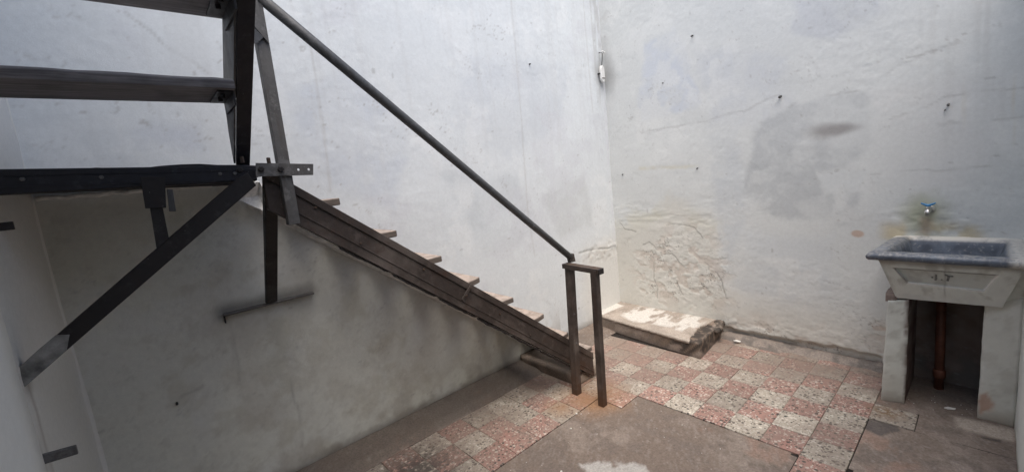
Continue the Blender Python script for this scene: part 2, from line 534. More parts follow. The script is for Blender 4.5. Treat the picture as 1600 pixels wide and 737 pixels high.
def cA(u, v, h):
    n1 = fbm(u * 1.6, v * 1.6, 51, 4); n2 = fbm(u * 8, v * 8, 55, 4); n3 = fbm(u * 30, v * 6, 59, 3)
    col = np.ones(u.shape + (3,)) * np.array((.640, .668, .682))
    n4 = fbm(u * 3.2, v * 3.2, 57, 6, .6); j = .16 * (n4 - .5) + .07 * (n2 - .5)
    pat = .55 + .75 * sst(.38, .62, fbm(u * 4.5, v * 4.5, 58, 5, .6))
    # roller patches, bluish and greyer
    for pts, c, f in (
        ([(-1.01, 2.63), (.26, 2.65), (.09, 2.05), (-.6, 1.79), (-1.16, 2.06)], (.55, .58, .61), .45),
        ([(-2.25, 2.25), (-1.84, 2.47), (-1.53, 2.06), (-1.72, 1.5), (-2.27, 1.73)], (.55, .585, .63), .55),
        ([(-1.35, 1.75), (-.55, 1.65), (-.35, 1.1), (-1.0, 1.0)], (.53, .56, .58), .5),
        ([(-.35, 1.5), (.35, 1.6), (.45, 1.1), (-.1, 1.0)], (.54, .56, .565), .5),
        ([(-3.0, 2.15), (-2.75, 2.12), (-2.72, 1.95), (-3.05, 1.98)], (.55, .58, .63), .5)):
        col = mixc(col, c, np.clip(f * 1.1 * pat, 0, 1) * sst(-.04, .06, poly_sd(u + j, v - j, pts)))
    col = mixc(col, (.71, .73, .735), .5 * sst(.55, .62, n1) * sst(.42, .55, n2))
    col = mixc(col, (.57, .58, .61), .45 * sst(.46, .36, n1) * sst(.35, .6, n2))
    # rain streaks
    st = fbm(u * 22, v * .7, 61, 4)
    col = mixc(col, (.50, .50, .495), .16 * sst(.56, .70, st) * sst(.9, 2.6, v))
    for pts in ([(-.42, 3.3), (-.45, 2.05), (-.48, 1.33), (-.45, .92)], [(-2.11, 2.6), (-2.12, 2.07), (-2.14, 1.68)], [(.55, 3.4), (.56, 2.2)], [(.66, 3.4), (.665, 2.6)]):
        col = mixc(col, (.47, .465, .45), .45 * sst(.014, .0, line_d(u + .015 * (n2 - .5), v, pts)))
    # dark shadow outline painted round the fitting, darker streaks along the corner
    col = mixc(col, (.30, .30, .29), .65 * sst(.13, .0, np.hypot(u - .72, (v - 2.57) * .5) + .06 * (n2 - .5)))
    col = mixc(col, (.42, .42, .41), .55 * sst(.16, .0, np.abs(u - .74)) * sst(.40, .65, n3) * sst(1.7, 2.7, v))
    # lower wall: damp, dirtied under the stair
    under = sst(-.05, .14, -(v - (1.72 - .777 * (u + 2.62)))) * (u < .1)
    low = np.where(u > -2.62, under, sst(1.82, 1.7, v))
    col = mixc(col, (.65, .645, .565), low * (.75 + .5 * (n1 - .5)))
    col = mixc(col, (.50, .48, .405), low * .45 * sst(.50, .60, fbm(u * 3.3, v * 3.3, 73, 6, .62)))
    col = mixc(col, (.66, .665, .63), low * .5 * sst(.54, .64, fbm(u * 2.6 + 4, v * 2.6, 75, 6, .62)))
    col = mixc(col, (.38, .36, .32), low * .22 * sst(.60, .70, fbm(u * 19, v * 19, 77, 4, .65)))
    col = mixc(col, (.47, .44, .385), low * .45 * sst(.50, .68, fbm(u * 2.2, v * 1.7, 71, 4)))
    # dark runs below the treads, painting in the light streaks from open risers
    for k in range(8):
        x0 = -2.36 + .252 * k
        zt = 1.60 - .777 * (x0 + 2.52)
        run = sst(.12, .0, np.abs(u - x0 - .05 * (fbm(u * 3, v * 3, 80 + k) - .5))) * sst(-.02, .05, zt - v) * sst(.75, .1, zt - v)
        col = mixc(col, (.40, .365, .31), .25 * run)
    col = mixc(col, (.60, .60, .56), low * .35 * sst(.56, .66, fbm(u * 5, v * 1.6, 91, 3)) * sst(-.0, .25, (1.60 - .777 * (u + 2.52)) - v))
    # foot: black-brown tide mark
    col = mixc(col, (.27, .235, .20), .7 * sst(.10 + .08 * (n2 - .3), .0, v))
    col = mixc(col, (.30, .26, .215), .45 * sst(.42, .05, v) * sst(.4, .65, n2) * (u < -.2))
    # darker patch round the embedded iron
    sd = seg_d(u, v, -2.8, 1.105, -2.36, 1.105)
    col = mixc(col, (.17, .155, .14), .65 * sst(.07, .0, sd + .05 * (n2 - .5)))
    # the right end by the corner: cream, lifting paint
    cr = sst(.0, .35, u) * sst(.98, .70, v)
    col = mixc(col, (.66, .64, .59), .6 * cr)
    fl = cr * sst(.50, .53, fbm(u * 15, v * 17, 47, 4)) * sst(.16, .0, np.abs(v - .76))
    col = mixc(col, (.50, .47, .42), .5 * fl)
    for pts, w, d in CR_A:
        dd = line_d(u + .03 * (fbm(u * 9, v * 9, 41) - .5), v + .03 * (fbm(u * 9, v * 9, 43) - .5), pts)
        col = mixc(col, (.22, .21, .19), (.6 if d > .003 else .30) * sst(.013, .0, dd) * sst(.25, .6, n2))

    # hairline cracks and the edges of old paint layers
    hc = np.abs(fbm(u * 2.2 + .3 * fbm(u * 9, v * 9, 601), v * 3.4, 601 + 1, 5, .55) - .5)
    col = mixc(col, (.36, .35, .335), .55 * sst(.0045, .0, hc) * sst(.50, .62, fbm(u * 1.4, v * 1.4, 601 + 2, 3)))
    pe = np.abs(fbm(u * 4, v * 5, 35, 5) - .603)
    col = mixc(col, (.43, .43, .415), .45 * sst(.006, .0, pe) * sst(.4, .6, n2))
    # stray pits and specks
    pit = vnoise(u * 38, v * 38, 601 + 5) * vnoise(u * 23 + 5, v * 23, 601 + 6)
    col = mixc(col, (.30, .29, .275), .4 * sst(.80, .87, pit))
    return col
wall_far = grid_wall('far_wall', span((-3.62, .86, .0115)), span((-.03, 3.45, .0115), (3.45, TOP, .1)),
                     lambda u, v, h: np.stack([u, YA - h, v], -1), hA, cA, M['wall'], .25)
tag(wall_far, 'tall whitewashed wall behind the stair, bluish above and dirty grey below', 'wall')

# ---- right-hand wall (with the sink and the tap)
PEEL = [(2.04, .78), (1.66, 1.03), (1.47, 1.06), (1.21, .95), (1.08, .63), (1.09, .10), (1.45, .12), (2.01, .10)]
CR_B = [([(1.88, 1.93), (1.18, 1.96), (.91, 1.97), (.77, 2.04), (.66, 2.05)], .018, .0014),
        ([(.61, 1.94), (.47, 1.98), (.16, 1.98), (-.01, 2.08), (-.16, 2.14), (-.28, 2.16)], .018, .0014),
        ([(.02, 1.76), (-.12, 1.8), (-.25, 1.85), (-.54, 1.84)], .018, .0014),
        ([(-.2, 1.69), (-.36, 1.68), (-.55, 1.68)], .018, .0014), ([(.12, 1.41), (-.17, 1.41), (-.56, 1.41)], .018, .0014),
        ([(1.95, .80), (1.88, .83), (1.80, .80), (1.72, .72), (1.62, .74), (1.55, .66), (1.46, .60)], .010, .007),
        ([(1.82, .62), (1.84, .45), (1.79, .36), (1.82, .26)], .010, .008), ([(1.62, .55), (1.58, .44), (1.53, .34)], .009, .007),
        ([(1.66, 1.01), (1.52, 1.03), (1.40, 1.0), (1.31, .90)], .010, .007), ([(1.30, .66), (1.20, .60), (1.16, .48), (1.12, .36)], .010, .007),
        ([(2.20, 1.02), (2.14, .95), (2.02, .94)], .009, .006)]
def warpB(u, v):
    return u + .05 * (fbm(u * 8, v * 8, 141) - .5), v + .05 * (fbm(u * 8, v * 8, 143) - .5)
def zonesB(u, v):
    n = fbm(u * 6, v * 6, 145, 3) - .5
    peel = sst(-.16, .22, poly_sd(u + .35 * n, v + .35 * n, PEEL))
    ft = sst(.30 + .22 * n, .10, v) * sst(1.25, 1.05, u)
    leg = sst(.14, .02, np.abs(u - .10) - .02) * sst(.42, .30, v)
    tap = sst(.26, .03, np.hypot((u + .17) * .8, (v - 1.06) * 1.25) + .1 * n)
    return peel, np.maximum(ft, leg * .8), tap
def flakes(u, v):
    a = fbm(u * 9 + .5 * fbm(u * 6, v * 6, 151), v * 13, 153, 4)
    b = fbm(u * 21, v * 26, 157, 4)
    return a, b
def hB(u, v):
    h = .008 * (fbm(u * 1.3, v * 1.3, 103, 3) - .5) * 2
    z_ = sst(.42, .60, fbm(u * 1.9, v * 1.9, 113, 4))
    h += .0005 * (fbm(u * 6, v * 5, 111, 3) - .5) * 2
    h += .0012 * z_ * (fbm(u * 21, v * 26, 121, 4, .6) - .5) * 2
    r = fbm(u * 2.6 + .8 * fbm(u * 2, v * 2, 105), v * 3.6, 131, 5)
    h += .0005 * sst(.56, .58, r) + .0006 * sst(.60, .61, fbm(u * 4, v * 5, 135, 5))
    peel, ft, tap = zonesB(u, v)
    a, b = flakes(u, v)
    dm = np.maximum(peel, ft)
    lift = .55 * (.0045 * sst(.484, .488, a) - .0035 * sst(.386, .382, b) + .0028 * sst(.598, .602, b) + .0012 * (fbm(u * 30, v * 36, 161, 4, .65) - .5))
    h += dm * lift
    h += .5 * tap * .007 * (sst(.50, .53, b) - .3)
    # blistered band above the peeled patch
    band = sst(.22, .02, np.abs(v - 1.10 - .03 * np.sin(u * 7))) * sst(1.1, 1.3, u)
    h += band * .003 * (fbm(u * 7, v * 30, 165, 4) - .5) * 2
    # plaster broken away at the very foot
    h -= .030 * sst(.035, .0, v - (.055 + .05 * (fbm(u * 7, v * 0, 171, 3) - .3))) * sst(1.2, 1.1, u) * (u > .04)
    wu, wv = warpB(u, v)
    for pts, w, d in CR_B:
        if d < .003: continue
        h -= .22 * d * sst(w, 0, line_d(wu, wv, pts))
    return h
GREY = [(.86, 1.83), (.63, 1.93), (.13, 1.98), (.10, 1.64), (.22, 1.48), (.40, 1.48), (.36, 1.29), (.18, 1.26), (.22, 1.05), (.77, 1.16), (.94, 1.32)]
def cB(u, v, h):
    n1 = fbm(u * 1.7, v * 1.7, 181, 4); n2 = fbm(u * 8, v * 8, 185, 4)
    col = np.ones(u.shape + (3,)) * np.array((.610, .625, .615))
    n4 = fbm(u * 3.2, v * 3.2, 187, 6, .6); j = .14 * (n4 - .5) + .05 * (n2 - .5)
    pat = .55 + .75 * sst(.38, .62, fbm(u * 4.5, v * 4.5, 188, 5, .6))
    for pts, c, f, e in (
        ([(1.83, 2.74), (1.49, 2.78), (1.34, 2.48), (1.3, 2.08), (1.68, 2.06), (1.88, 2.04)], (.56, .59, .63), .75, .03),
        ([(.6, 2.69), (.23, 2.58), (.07, 2.43), (.33, 2.31), (.52, 2.46)], (.535, .553, .57), .7, .03),
        ([(1.33, 2.6), (.62, 2.33), (.59, 1.95), (.86, 1.83), (1.18, 1.93)], (.56, .58, .595), .7, .06),
        (GREY, (.455, .472, .478), .72, .035),
        ([(1.2, 1.85), (.98, 1.86), (.90, 1.2), (1.05, .7), (1.2, 1.1)], (.535, .56, .575), .6, .05),
        ([(.95, 1.0), (.35, .95), (.30, .45), (1.0, .40)], (.56, .585, .60), .5, .08),
        ([(.40, 1.47), (.13, 1.45), (.20, 1.28), (.36, 1.30)], (.58, .60, .60), .7, .015),
        ([(.1, 1.95), (-.5, 1.95), (-.5, 1.3), (.1, 1.3)], (.62, .62, .61), .5, .08)):
        col = mixc(col, c, np.clip(f * 1.0 * pat, 0, 1) * sst(-e, e, poly_sd(u + j, v - j, pts)))
    col = mixc(col, (.68, .69, .675), .5 * sst(.54, .62, n1) * sst(.40, .55, n2))
    # cream, damp lower part near the corner
    dn = .62 * (n4 - .5) + .22 * (n2 - .5)
    cream = sst(-.10, .14, poly_sd(u + dn, v + dn, [(2.4, 1.18), (1.93, 1.25), (1.52, 1.28), (1.17, 1.09), (1.05, .52), (1.1, -.1), (2.4, -.1)]))
    col = mixc(col, (.60, .585, .53), .75 * cream)
    col = mixc(col, (.54, .53, .43), .40 * cream * sst(.30, .05, np.abs(v - 1.16)) * sst(.42, .62, n2))
    low = sst(.55, .12, v) * sst(1.25, 1.0, u)
    col = mixc(col, (.64, .60, .52), .55 * low)
    peel, ft, tap = zonesB(u, v)
    a, b = flakes(u, v)
    dm = np.maximum(peel, ft)
    col = mixc(col, (.53, .46, .40), dm * .6 * sst(.50, .44, a))
    col = mixc(col, (.66, .645, .60), dm * .7 * sst(.55, .62, b))
    edge = dm * (sst(.013, .0, np.abs(a - .485)) * .95 + sst(.012, .0, np.abs(b - .385)) * .9 + .8 * sst(.010, .0, np.abs(b - .60)))
    col = mixc(col, (.13, .115, .10), np.clip(edge, 0, 1) * sst(.42, .60, fbm(u * 6, v * 6, 191, 3)))
    # yellow horizontal tide line
    col = mixc(col, (.56, .53, .42), .6 * sst(.03, .0, np.abs(v - 1.585 + .05 * (u - 1.6) * -1 + .02 * n2)) * sst(1.28, 1.42, u) * sst(2.05, 1.9, u) * sst(.3, .6, n2))
    # dark hand-sized smudge
    sm = np.hypot((u - .335) / .155, (v - 1.735) / np.clip(.052 + .12 * (u - .335), .034, .075))
    col = mixc(col, (.23, .215, .21), .75 * sst(1.35, .25, sm + .5 * (n2 - .5)))
    # yellow runs at the right
    ys = sst(.54, .68, fbm(u * 34, v * 1.1, 195, 3)) * sst(-.22, -.34, u) * sst(1.35, 1.6, v) * sst(2.0, 1.75, v)
    col = mixc(col, (.56, .51, .41), .5 * ys)
    st = fbm(u * 24, v * .7, 197, 4)
    col = mixc(col, (.47, .465, .45), .30 * sst(.56, .70, st) * sst(1.2, 2.4, v) * sst(.3, -.5, u))
    # algae and rust round the tap
    col = mixc(col, (.34, .355, .235), .75 * sst(.18, .02, np.hypot(u + .15, (v - 1.13) * .9) + .10 * (n2 - .5)))
    col = mixc(col, (.50, .43, .28), .80 * sst(.10, .02, np.abs(v - 1.02 + .03 * n2)) * sst(-.46, -.36, u) * sst(.10, .0, u) * sst(.3, .55, n2))
    col = mixc(col, (.42, .27, .17), .5 * sst(.05, .0, np.abs(u + .165 + .02 * (n2 - .5))) * sst(.98, 1.02, v) * sst(1.14, 1.08, v))
    # raw, dark brown masonry inside the opening under the sink
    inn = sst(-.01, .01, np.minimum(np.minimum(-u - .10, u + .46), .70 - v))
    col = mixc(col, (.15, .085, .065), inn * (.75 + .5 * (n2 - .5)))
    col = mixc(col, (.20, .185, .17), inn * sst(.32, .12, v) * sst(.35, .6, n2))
    pk = np.hypot((u - .185) / .035, (v - .985) / .024)
    col = mixc(col, (.50, .36, .28), .8 * sst(1.25, .8, pk + .8 * (n2 - .5)))
    pk = np.hypot((u - .06) / .05, (v - .30) / .02)
    col = mixc(col, (.47, .37, .30), .6 * sst(1.3, .8, pk + 1.2 * (n2 - .5)))
    # dark tide at the foot
    col = mixc(col, (.20, .175, .155), .7 * sst(.075, .02, v + .05 * (n2 - .5)) * sst(1.2, 1.1, u))
    # the fitting's shadow outline painted here too, darker strip up the corner
    col = mixc(col, (.30, .30, .29), .6 * sst(.16, .0, np.hypot(u - 2.22, (v - 2.57) * .55) + .06 * (n2 - .5)))
    col = mixc(col, (.45, .45, .44), .5 * sst(.10, .0, np.abs(u - 2.24)) * sst(1.9, 2.7, v) * sst(.4, .6, n2))
    wu, wv = warpB(u, v)
    for pts, w, d in CR_B:
        col = mixc(col, (.15, .135, .12), (.62 if d > .005 else .22) * sst(.009 if d > .005 else .012, .0, line_d(wu, wv, pts)) * sst(.25, .55, n2))

    # hairline cracks and the edges of old paint layers
    hc = np.abs(fbm(u * 2.2 + .3 * fbm(u * 9, v * 9, 641), v * 3.4, 641 + 1, 5, .55) - .5)
    col = mixc(col, (.36, .35, .335), .55 * sst(.0045, .0, hc) * sst(.50, .62, fbm(u * 1.4, v * 1.4, 641 + 2, 3)))
    pe = np.abs(fbm(u * 4, v * 5, 135, 5) - .603)
    col = mixc(col, (.43, .43, .415), .45 * sst(.006, .0, pe) * sst(.4, .6, n2))
    # stray pits and specks
    pit = vnoise(u * 38, v * 38, 641 + 5) * vnoise(u * 23 + 5, v * 23, 641 + 6)
    col = mixc(col, (.30, .29, .275), .4 * sst(.80, .87, pit))
    return col
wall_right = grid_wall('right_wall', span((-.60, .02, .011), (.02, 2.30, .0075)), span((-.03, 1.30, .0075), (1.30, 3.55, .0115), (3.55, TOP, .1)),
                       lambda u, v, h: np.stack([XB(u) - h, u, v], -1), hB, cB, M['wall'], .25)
for p_ in wall_right.data.polygons: pass
wall_right.data.flip_normals()
tag(wall_right, 'whitewashed wall at right with peeling cracked plaster, grey patches and a tap', 'wall')

# ---- left wall, seen at the left edge of the picture
def hC(u, v):
    return .010 * (fbm(u * 1.5, v * 1.5, 203, 3) - .5) * 2 + .003 * (fbm(u * 9, v * 12, 211, 4) - .5) * 2
def cC(u, v, h):
    n1 = fbm(u * 1.6, v * 1.6, 221, 4); n2 = fbm(u * 8, v * 8, 225, 4)
    col = np.ones(u.shape + (3,)) * np.array((.60, .60, .575))
    col = mixc(col, (.53, .53, .49), .6 * sst(1.9, 1.4, v) * sst(.35, .6, n1))
    col = mixc(col, (.68, .68, .67), .6 * sst(1.8, 2.1, v))
    # rusty run under each iron stub and the brace end
    for y0, z0 in ((1.509, .94), (1.585, 1.17)):
        col = mixc(col, (.24, .20, .165), .55 * sst(.022, .0, np.abs(u - y0 + .01 * (n2 - .5))) * sst(-.02, .02, z0 - v) * sst(1.0, .0, z0 - v))
        col = mixc(col, (.20, .18, .16), .5 * sst(.06, .0, np.hypot(u - y0, v - z0) + .04 * (n2 - .5)))
    col = mixc(col, (.28, .24, .20), .6 * sst(.2, .0, v))
    return col
wall_left = grid_wall('left_wall', span((.35, YA + .01, .02)), span((-.03, 3.4, .02), (3.4, TOP, .1)),
                      lambda u, v, h: np.stack([XC - .003 - .045 * (YA - u) + h, u, v], -1), hC, cC, M['wall'], .25)
tag(wall_left, 'dim plastered wall at the far left edge with iron stubs sticking out', 'wall')
# thicker pier where the wall comes nearest
bm = rough_box(XC - .2, XC + .035, .30, 1.135, -.02, TOP, .12, .004, 5)
pier = obj('wall_pier', bm, M['fine_wall'], wall_left, True)
paint(pier, lambda x, y, z: np.ones(x.shape + (3,)) * np.array((.66, .67, .64)) * (.94 + .12 * fbm(y * 4, z * 4, 231, 3))[:, None])
# rounded inner corner between left and far wall
bm = bmesh.new()
prev = None
for k in range(61):
    z = k * 3.4 / 60
    ring = []
    for t in range(6):
        a = math.pi / 2 * t / 5
        rr = .046 + .003 * math.sin(z * 5.1)
        ring.append(bm.verts.new((XC - .014 + rr * (1 - math.sin(a)), YA + .012 - rr * (1 - math.cos(a)), z)))
    if prev:
        for t in range(5):
            bm.faces.new((prev[t], prev[t + 1], ring[t + 1], ring[t]))
    prev = ring
cf = obj('corner_fillet', bm, M['fine_wall'], wall_left, True)
paint(cf, lambda x, y, z: np.ones(x.shape + (3,)) * np.array((.64, .64, .61)))

# ---- smooth pier at the right edge, close to the camera
bm = rough_box(-.95, .80, YD - .30, YD, -.02, 2.75, .08, .004, 9)
pier_r = obj('near_wall', bm, M['fine_wall'], None, True)
paint(pier_r, lambda x, y, z: np.ones(x.shape + (3,)) * np.array((.66, .68, .65)) * (.95 + .1 * fbm(x * 4, z * 4, 241, 3))[:, None])
tag(pier_r, 'smooth pale wall end at the extreme right edge beside the sink', 'wall')

# ---- unseen walls and roofs added for bounced light and shade: a made-up gallery
encl = empty('light_enclosure', (-3.4, -2.0, 0), 'added, unseen gallery round the camera side of the patio, outside the picture', 'enclosure')
def plain_part(name, *b):
    bm = bmesh.new(); box(bm, *b)
    o = obj(name, bm, M['fine_wall'], encl)
    paint(o, lambda x, y, z: np.ones(x.shape + (3,)) * np.array((.60, .60, .58)))
plain_part('wall', -6.5, 1.05, -3.8, -3.6, -.02, 2.944)  # unseen wall, added to bounce light back
plain_part('wall', -6.7, -6.5, -3.6, 2.5, -.02, 2.944)
plain_part('shade_roof', -6.7, 1.05, -3.8, YD - .304, 2.95, 3.10)  # unseen cover, added to keep sky light out
plain_part('shade_roof', -6.7, -3.625, YD - .30, 2.5, 2.95, 3.10)

# ---- floor: bed sheet, terrazzo tiles, cement patches, border strip
bm = bmesh.new()
v = [bm.verts.new(p) for p in ((-14, -14, -.011), (14, -14, -.011), (14, 14, -.011), (-14, 14, -.011))]
bm.faces.new(v)
floor = tag(obj('floor', bm, M['void']), 'patio floor of pink and cream terrazzo tiles with cement patches', None, None, 'structure')

def tile_mesh(seed):
    r = random.Random(seed)
    bm = bmesh.new(); a = .0991; c = .0018
    bot = [bm.verts.new((sx * a, sy * a, -.015)) for sx, sy in ((-1, -1), (1, -1), (1, 1), (-1, 1))]
    mid = [bm.verts.new((sx * a, sy * a, -c)) for sx, sy in ((-1, -1), (1, -1), (1, 1), (-1, 1))]
    # worn outline: the top has 12 points, corners a little chipped
    top = []
    for k, (sx, sy) in enumerate(((-1, -1), (1, -1), (1, 1), (-1, 1))):
        top.append(bm.verts.new((sx * (a - c * r.uniform(.8, 3)), sy * (a - c * r.uniform(.8, 3)), 0)))
    for k in range(4):
        q = (k + 1) % 4
        bm.faces.new((bot[k], bot[q], mid[q], mid[k])); bm.faces.new((mid[k], mid[q], top[q], top[k]))
    bm.faces.new(top)
    me = bpy.data.meshes.new('floor_tile'); bm.to_mesh(me); bm.free()
    return me
tile_meshes = {}
for c in ('cream', 'pink'):
    tile_meshes[c] = []
    for k in range(4):
        me = tile_mesh(k + (10 if c == 'pink' else 0)); me.materials.append(M[c]); tile_meshes[c].append(me)
T = .2
def tile_here(i, j):
    x, y = -T * j - T / 2, T * i + T / 2
    if y > 2.0 and x < .18: return False
    if y > 2.2: return False
    if x > XB(y) - .02: return False
    if y > 1.15 and x > .30: return False           # under the plinth
    if y < 0:
        return i == -1 and j == -1
    if x < -.6:
        if y < .2: return x > -1.4
        return y > (1.2 if x > -.8 else 1.4) and x > -2.9
    return True
for i in range(-1, 12):
    for j in range(-4, 16):
        if not tile_here(i, j): continue
        c = 'cream' if (i + j) % 2 == 0 else 'pink'
        rr = random.Random(i * 100 + j)
        if rr.random() < .03: c = 'cream' if c == 'pink' else 'pink'
        o = bpy.data.objects.new('floor_tile', rr.choice(tile_meshes[c])); link(o); o.parent = floor
        o.location = (-T * j - T / 2, T * i + T / 2, rr.uniform(-.0015, .0015))
        o.rotation_euler = (rr.uniform(-.004, .004), rr.uniform(-.004, .004), rr.choice((0, 1, 2, 3)) * math.pi / 2 + rr.uniform(-.006, .006))

def sheet(name, x0, x1, y0, y1, z, step, keep=None, amp=.002, seed=0, zf=None):
    xs = np.linspace(x0, x1, max(2, int((x1 - x0) / step) + 1)); ys = np.linspace(y0, y1, max(2, int((y1 - y0) / step) + 1))
    X, Y = np.meshgrid(xs, ys)
    Z = z + amp * 2 * (fbm(X * 7, Y * 7, seed, 4) - .5) + (zf(X, Y) if zf else 0)
    nx, ny = len(xs), len(ys)
    idx = np.arange(nx * ny).reshape(ny, nx)
    q = np.stack([idx[:-1, :-1], idx[:-1, 1:], idx[1:, 1:], idx[1:, :-1]], -1).reshape(-1, 4)
    if keep is not None:
        cx = ((X[:-1, :-1] + X[1:, 1:]) / 2).ravel(); cy = ((Y[:-1, :-1] + Y[1:, 1:]) / 2).ravel()
        q = q[keep(cx, cy)]
    me = bpy.data.meshes.new(name)
    me.from_pydata(np.stack([X, Y, Z], -1).reshape(-1, 3).tolist(), [], q.tolist())
    return me
def c_cement(x, y, z):
    n1 = fbm(x * 2.5, y * 2.5, 301, 5); n2 = fbm(x * 11, y * 11, 305, 5, .6); n3 = fbm(x * 40, y * 40, 309, 3)
    col = np.ones(x.shape + (3,)) * np.array((.178, .140, .115))
    col = mixc(col, (.27, .225, .192), .6 * sst(.48, .62, n1) * sst(.3, .6, n2))
    col = mixc(col, (.155, .128, .112), .5 * sst(.50, .34, n2))
    col = mixc(col, (.26, .155, .115), .5 * sst(.60, .72, fbm(x * 3, y * 3, 311, 4)) * sst(.35, .6, n2))
    # pale scratches
    col = mixc(col, (.33, .29, .26), .22 * sst(.62, .72, fbm(x * 16 + y * 10, y * 60 - x * 30, 313, 3)))
    col = mixc(col, (.36, .32, .285), .35 * sst(.76, .82, n3))
    # rust by the post foot
    col = mixc(col, (.30, .165, .085), .8 * sst(.32, .05, np.hypot(x + .80, y - 1.40) + .15 * (n2 - .5)))
    # white spilt plaster
    w = poly_sd(x + .12 * (n2 - .5) + .05 * (n3 - .5), y + .12 * (n2 - .5) - .05 * (n3 - .5), [(-1.42, 1.06), (-1.33, 1.01), (-1.27, .93), (-1.20, .80), (-1.22, .70), (-1.42, .72), (-1.55, .9)])
    col = mixc(col, (.47, .455, .43), .75 * sst(-.012, .02, w))
    # paler broken sill before the right leg
    s = poly_sd(x + .06 * (n2 - .5), y + .05 * (n2 - .5), [(.305, -.33), (.33, -.57), (.18, -.57), (.17, -.36)])
    col = mixc(col, (.44, .38, .32), .8 * sst(-.02, .03, s))
    col = mixc(col, (.06, .052, .048), .8 * sst(-.0, .02, poly_sd(x + .05 * (n2 - .5), y + .05 * (n2 - .5), [(.15, -.44), (.19, -.52), (.12, -.53), (.11, -.45)])))
    # damp dark patch by the broken tile corner
    d = poly_sd(x + .02 * (n2 - .5), y + .02 * (n2 - .5), [(.0, .01), (.01, -.13), (-.045, -.15), (-.10, -.10), (-.165, -.08), (-.13, .01)])
    col = mixc(col, (.075, .066, .064), .75 * sst(-.004, .010, d))
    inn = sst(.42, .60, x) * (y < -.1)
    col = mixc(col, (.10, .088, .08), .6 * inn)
    bo = sst(1.985, 2.03, y) * sst(.2, -.2, x)
    col = mixc(col, (.115, .098, .084), bo * (.55 + .5 * (n1 - .5)))
    return col
def cement(name, *a, **k):
    o = obj(name, sheet(name, *a, **k), M['cement'], floor, True)
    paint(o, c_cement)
    return o
cement('cement_patch', -3.36, -.604, .204, 1.396, -.005, .011,
       keep=lambda x, y: ((y < 1.196) | (x < -.804)) & ~((x > -.63) & (y < .235)), seed=321)['label'] = 'brown cement patch in the middle of the floor'
cement('cement_patch', -2.6, -.004, YD - .5, -.004, -.005, .011, keep=lambda x, y: (y < -.004) & ~((x < -.57) & (y > -.03) & (x > -.62)), seed=331)['label'] = 'cement patch below the sink'
cement('cement_patch', -.004, .76, YD - .02, -.002, -.004, .011, keep=lambda x, y: (y < -.203) | (x > .203), amp=.004, seed=341)
cement('cement_border', XC, .36, 1.998, YA, .000, .02, amp=.004, seed=351, zf=lambda x, y: .022 * sst(2.0, 2.10, y) + .02 * sst(2.18, 2.28, y))
cement('cement_patch', -3.36, -2.6, .2, 2.0, -.006, .04, keep=lambda x, y: y > 1.4, seed=361)
# mortar fillet and bare gap along the foot of the right wall
me = sheet('mortar_fillet', .60, .80, .03, 1.16, -.002, .012, amp=.010, seed=371, zf=lambda x, y: .035 * sst(.66, .76, x + .03 * (fbm(y * 9, y * 0, 373, 3) - .5)) - .006 * sst(.64, .60, x))
mf = obj('mortar_fillet', me, M['cement'], floor, True)
paint(mf, lambda x, y, z: mixc(np.ones(x.shape + (3,)) * np.array((.16, .14, .125)), (.26, .22, .19), sst(.35, .65, fbm(x * 20, y * 20, 377, 4))))

# ================================================================== IRON STAIRCASE
st = empty('iron_staircase', (-.84, 1.6, 0), 'rusty brown iron staircase with open treads, landing and pipe handrail', 'staircase')

# lower flight, near stringer: web plate, upper angle, lower lip
def ztop(x): return .892 + (x + 1.447) * (-.777)
def zbot(x): return .165 + (x + .79) * (-.795)
XL, XR = -2.63, -.57
web = bmesh.new()
xzplate(web, [(XL, zbot(XL)), (XR, max(.012, zbot(XR))), (XR, ztop(XR) - .005), (XL, ztop(XL) - .005)], 1.606, 1.614)
stringer = obj('stringer', web, M['brown'], st, False, .0015)
bm = bmesh.new()
def zm(x): return ztop(x) - .052 - .004 * (x + .7)
xzplate(bm, [(XL, zm(XL)), (XR, zm(XR)), (XR, ztop(XR)), (XL, ztop(XL))], 1.5985, 1.6055)
obj('top_angle', bm, M['brown'], stringer, False, .002)
bm = bmesh.new()
def zl(x): return zbot(x) + .062
xzplate(bm, [(XL + .1, zl(XL + .1) - .006), (XR, zl(XR) - .006), (XR, zl(XR) + .001), (XL + .1, zl(XL + .1) + .001)], 1.6025, 1.6058)
obj('seam_strip', bm, M['brown'], stringer, False, .001)
bm = bmesh.new()
xzplate(bm, [(XL, zbot(XL)), (XR, max(.010, zbot(XR))), (XR, max(.016, zbot(XR) + .007)), (XL, zbot(XL) + .007)], 1.6055, 1.650)
obj('bottom_flange', bm, M['brown'], stringer, False, .001)
bm = bmesh.new()
bar(bm, (-1.725, 1.594, .972), (-1.650, 1.594, 1.040), .006, .018, (0, 1, 0))
obj('joint_strap', bm, M['brown'], stringer, False, .001)
for x, z in ((-2.443, 1.612), (-1.942, 1.206), (-1.211, .576), (-2.263, 1.412), (-1.70, .993), (-1.665, 1.03), (-1.45, .80), (-1.02, .52)):
    obj('bolt', bolt_bm((x, 1.604 if x != -1.70 and x != -1.665 else 1.5845, z), (0, -1, 0), .006, .006), M['rusty'], stringer)
